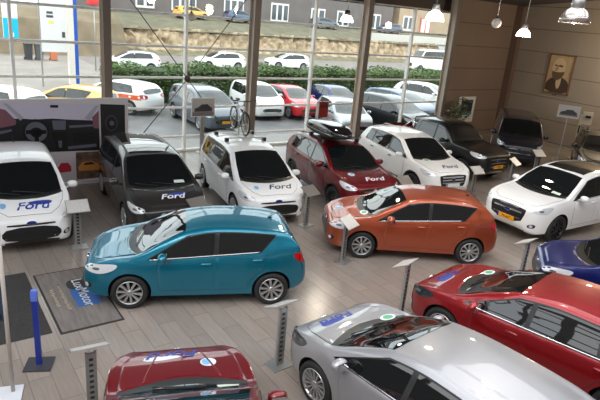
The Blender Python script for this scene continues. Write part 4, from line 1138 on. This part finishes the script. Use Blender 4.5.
# hedge: a leafy body built of many small leaves
lf = random.Random(5)
hb = noisy('hedge_leaf', srgb(50, 76, 32), srgb(96, 120, 56), 3, .7)
bm = bmesh.new()
def leafbox(bm, k0, k1, n0, n1, h, count, size):
    for _ in range(count):
        k = lf.uniform(k0, k1); f = lf.random()
        hh = h*(.90 + .07*math.sin(k*1.3) + .05*math.sin(k*3.1 + 1))
        if f < .45: n_ = n0 + lf.uniform(-.12, .25); z = lf.uniform(.02, hh)
        elif f < .9: n_ = lf.uniform(n0, n1); z = hh + lf.uniform(-.25, .10)
        else: n_ = n1 + lf.uniform(-.2, .1); z = lf.uniform(.1, hh)
        s = size*lf.uniform(.6, 1.3); R_ = Matrix.Rotation(lf.uniform(0, 6.28), 3, 'Z') @ Matrix.Rotation(lf.uniform(-1.2, 1.2), 3, 'X')
        c = Vector((k, n_, z))
        bm.faces.new([bm.verts.new(c + R_ @ Vector(p)*s) for p in ((-1, -.6, 0), (1, -.6, 0), (1.1, .6, .2), (-.9, .6, .1))])
hd = empty('hedge', W(14, 11), WA); setp(hd, 'long clipped green hedge behind the parked cars', 'hedge')
leafbox(bm, -13.6, 12.2, -1.2, 1.4, 1.95, 20000, .06); from_bm('foliage', bm, hb, hd)
bm = bmesh.new(); box(bm, -.7, .1, .82, 25.6, 2.3, 1.64); from_bm('branches', bm, noisy('hedge_dark', srgb(34, 46, 24), srgb(52, 64, 34), 6, .9), hd)
# potted plant beside the last column
pp = empty('potted_plant', W(13.15, -1.5), WA); setp(pp, 'tall leafy plant in a dark pot beside the last column', 'plant')
bm = bmesh.new(); lathe(bm, [(.001, 0), (.20, 0), (.27, .45), (.24, .45), (.22, .38), (.001, .38)], 20); from_bm('pot', bm, M['trim'], pp)
bm = bmesh.new()
for i in range(5): tube(bm, [(0, 0, .36), (.06*math.cos(i*1.3), .06*math.sin(i*1.3), 1.0), (.25*math.cos(i*1.3), .25*math.sin(i*1.3), 1.8)], [.015, .012, .006], 5)
from_bm('stem', bm, mat('stem_brown', srgb(92, 74, 50), .8), pp)
bm = bmesh.new()
for _ in range(500):
    c = Vector((lf.gauss(0, .22), lf.gauss(0, .22), min(2.0, max(.6, lf.gauss(1.35, .35))))); s = lf.uniform(.03, .07); R_ = Matrix.Rotation(lf.uniform(0, 6.28), 3, 'Z') @ Matrix.Rotation(lf.uniform(-1.2, 1.2), 3, 'X')
    bm.faces.new([bm.verts.new(c + R_ @ Vector(p)*s) for p in ((-1, -.5, 0), (1, -.5, 0), (1, .5, 0), (-1, .5, 0))])

from_bm('foliage', bm, noisy('plant_leaf', srgb(62, 74, 40), srgb(96, 100, 58), 6, .6), pp)
# parked cars outside
def out(kind, label, loc, yaw, pm, **k):
    k.setdefault('lod', 1); k.setdefault('name', 'parked_car'); k.setdefault('text', False)
    return car(kind, label, loc, R(yaw), pm, **k)
out('big_mpv', 'dark grey parked car with a yellow plate outside behind the picture board', (-4.75, 25.3), -54, 'grey_blue', plate=('y', .5, ''))
out('mini_mpv', 'white parked car outside beside the second column facing us', (-2.75, 29.0), -60, 'white')
out('supermini', 'red parked car outside right of the second column', (-1.0, 29.95), -56, 'signal_red')
out('supermini', 'dark blue parked car outside behind the silver parked car', (1.45, 31.75), -62, 'blue')
out('hatch', 'silver parked car close to the glass above the roof box', (1.70, 26.75), -74, 'silver', plate=None)
out('mpv', 'black parked van-like car outside right of the third column', (4.2, 28.3), -50, 'black')
out('estate', 'grey blue parked estate car outside beyond the black one', (5.3, 32.4), -48, 'steel_blue')
out('crossover', 'white parked crossover at the right end of the hedge', (7.5, 35.8), -30, 'white')
out('hatch', 'white parked car with red striped flank outside at the left behind the display wall', (-9.2, 26.95), 158, 'white', livery='orange_red')
out('supermini', 'yellow parked car outside above the display wall', (-10.2, 23.9), 172, 'yellow')
out('hatch', 'white parked car outside at the far left edge', (-12.6, 21.9), 170, 'white')
out('hatch', 'white car on the road above the left end of the hedge', (-13.6, 42.6), 205, 'white', lod=2)
out('hatch', 'white car on the road above the middle of the hedge', (-8.0, 49.6), 208, 'white', lod=2)
out('hatch', 'white car on the road right of the second column', (-2.4, 55.0), 208, 'white', lod=2)
out('van', 'white van on the road at the right', (13.6, 67.4), 205, 'white', lod=2, windows='car', L=6.0, WB=3.5, xre=-2.7, xtg=-2.95, xc=1.85, xh=1.2, H=2.5, zh=2.38, zre=2.42, bf=1.45, br=1.48, zn=1.2, zc=1.52, W=2.1, ztg=1.5)
out('hatch', 'black car far back beside the turquoise sign', (-33.2, 65.6), 200, 'black', lod=2)
for lab, k, pm, ya in (('yellow parked car in front of the grey building', 21.0, 'yellow', 36), ('pale blue parked car in front of the grey building left of the second column', 27.6, 'steel_blue', 36),
                   ('silver blue parked car in front of the grey building near the middle', 41.0, 'grey_blue', 36), ('blue parked car before the beige house', 53.5, 'steel_blue', 216)):
    p = W(k, 46.5); r_, s_ = out('hatch', lab, (p.x, p.y), ya, pm, lod=2); r_.location.z = 3.45

# petrol station sign, totem, bins
sg = empty('price_sign', W(-.95, 15.6), WA); setp(sg, 'large white sign board between a grey post and a white and blue pillar', 'sign')
bm = bmesh.new(); box(bm, 0, 0, 3.4, 1.5, .12, 2.9); bo_ = from_bm('board', bm, mat('sign_white', srgb(222, 220, 220), .5), sg)
bm = bmesh.new()
for z, w_ in ((4.05, .32), (3.85, .36)): box(bm, -.25, -.065, z, w_, .02, .12)
box(bm, .42, -.065, 2.9, .16, .02, .30); from_bm('figures', bm, mat('sign_dark', srgb(70, 72, 80), .5), bo_)
bm = bmesh.new(); box(bm, -.2, -.066, 3.55, .25, .02, .14); from_bm('yellow_mark', bm, mat('sign_yellow', srgb(226, 220, 90), .5), bo_)
bm = bmesh.new(); box(bm, -.78, 0, 2.4, .08, .08, 4.8); from_bm('post', bm, M['alu'], sg)
bm = bmesh.new(); box(bm, .78, -.1, 3.0, .34, .30, 6.0); pi_ = from_bm('pillar', bm, mat('pillar_white', srgb(224, 214, 204), .5), sg)
bm = bmesh.new(); box(bm, 1.04, -.1, 3.0, .20, .30, 6.0); from_bm('pillar_stripe', bm, mat('pillar_blue', srgb(28, 84, 176), .5), pi_)
tt = empty('totem_sign', W(-2.25, 22), WA); setp(tt, 'white and turquoise totem sign at the far left', 'sign')
bm = bmesh.new(); box(bm, 0, 0, 3.35, .85, .2, 2.4); tb_ = from_bm('board', bm, wm, tt)
bm = bmesh.new(); box(bm, 0, -.11, 2.75, .85, .03, 1.2); from_bm('lower_panel', bm, mat('turquoise', srgb(0, 178, 204), .5), tb_)
bm = bmesh.new(); box(bm, 0, -.13, 2.35, .3, .02, .25); from_bm('mark', bm, wm, tb_)
bm = bmesh.new(); box(bm, 0, 0, 1.1, .12, .12, 2.2); from_bm('post', bm, M['alu'], tt)
for i, (x, y, c, lab) in enumerate(((-21.9, 43.6, (62, 62, 64), 'dark wheelie bin left of its neighbour under the white sign board'), (-21.2, 43.9, (84, 84, 88), 'grey wheelie bin in the middle of three bins'), (-20.4, 44.6, (196, 120, 84), 'orange brown bin under the white sign board'))):
    b_ = empty('wheelie_bin', (x, y, 0), WA); setp(b_, lab, 'bin', 'bins by the sign')
    bm = bmesh.new(); vs_ = box(bm, 0, 0, .62, .58, .58, 1.1)
    for v in vs_[:4]: v.co.x *= .8; v.co.y *= .8
    for s in (1, -1): tube(bm, [(s*.22, .24, .10), (s*.30, .24, .10)], .10, 10)
    from_bm('tub', bm, mat('bin_%d' % i, srgb(*c), .6), b_)
    bm = bmesh.new(); box(bm, 0, -.02, 1.2, .62, .66, .07); from_bm('lid', bm, mat('bin_lid_%d' % i, srgb(*[q*.85 for q in c]), .6), b_)
um = empty('parasol', (-15.5, 40.5, 0)); setp(um, 'folded red and white parasol at the top left', 'parasol')
bm = bmesh.new(); tube(bm, [(0, 0, 0), (0, 0, 5.6)], .04, 8); from_bm('pole', bm, M['alu'], um)
bm = bmesh.new(); lathe(bm, [(.05, 5.7), (.25, 5.2), (.55, 4.55), (.52, 4.52), (.05, 5.1)], 8); from_bm('canopy', bm, mat('parasol_red', srgb(214, 50, 50), .7), um)

# ------------------------------------------------------------------ camera, sky, render settings
cam = D.cameras.new('camera'); co = D.objects.new('camera', cam); COL.objects.link(co)
F_, P_, R_ = 554.515, .322955, .0888274
cam.sensor_fit = 'HORIZONTAL'; cam.sensor_width = 36; cam.lens = F_/600*36; cam.clip_end = 500
fw = Vector((0, math.cos(P_), -math.sin(P_))); rt = Vector((1, 0, 0)); up = Vector((0, math.sin(P_), math.cos(P_)))
rx = rt*math.cos(R_) + up*math.sin(R_); uy = up*math.cos(R_) - rt*math.sin(R_)
co.matrix_world = Matrix(((rx.x, uy.x, -fw.x, 0), (rx.y, uy.y, -fw.y, 0), (rx.z, uy.z, -fw.z, 5.1427), (0, 0, 0, 1)))
SC.camera = co
wo = D.worlds.new('sky'); SC.world = wo; wo.use_nodes = True
nt = wo.node_tree; bg = nt.nodes['Background']
tc = nt.nodes.new('ShaderNodeTexCoord'); nz = nt.nodes.new('ShaderNodeTexNoise'); nz.inputs['Scale'].default_value = 2.2; nz.inputs['Detail'].default_value = 5
cr = nt.nodes.new('ShaderNodeValToRGB'); cr.color_ramp.elements[0].color = (.80, .86, .95, 1); cr.color_ramp.elements[1].color = (1, 1, 1, 1); cr.color_ramp.elements[0].position = .35; cr.color_ramp.elements[1].position = .65
nt.links.new(tc.outputs['Generated'], nz.inputs['Vector']); nt.links.new(nz.outputs['Fac'], cr.inputs['Fac']); nt.links.new(cr.outputs['Color'], bg.inputs['Color'])
bg.inputs['Strength'].default_value = 2.0
sun = D.lights.new('sun', 'SUN'); sun.energy = .8; sun.angle = R(30); sun.color = (1, .96, .9)
so_ = D.objects.new('sun', sun); COL.objects.link(so_); so_.rotation_euler = (R(38), R(-20), 0)
SC.view_settings.view_transform = 'Standard'; SC.view_settings.look = 'None'; SC.view_settings.exposure = 0.60; SC.view_settings.gamma = 1
SC.view_settings.use_curve_mapping = False
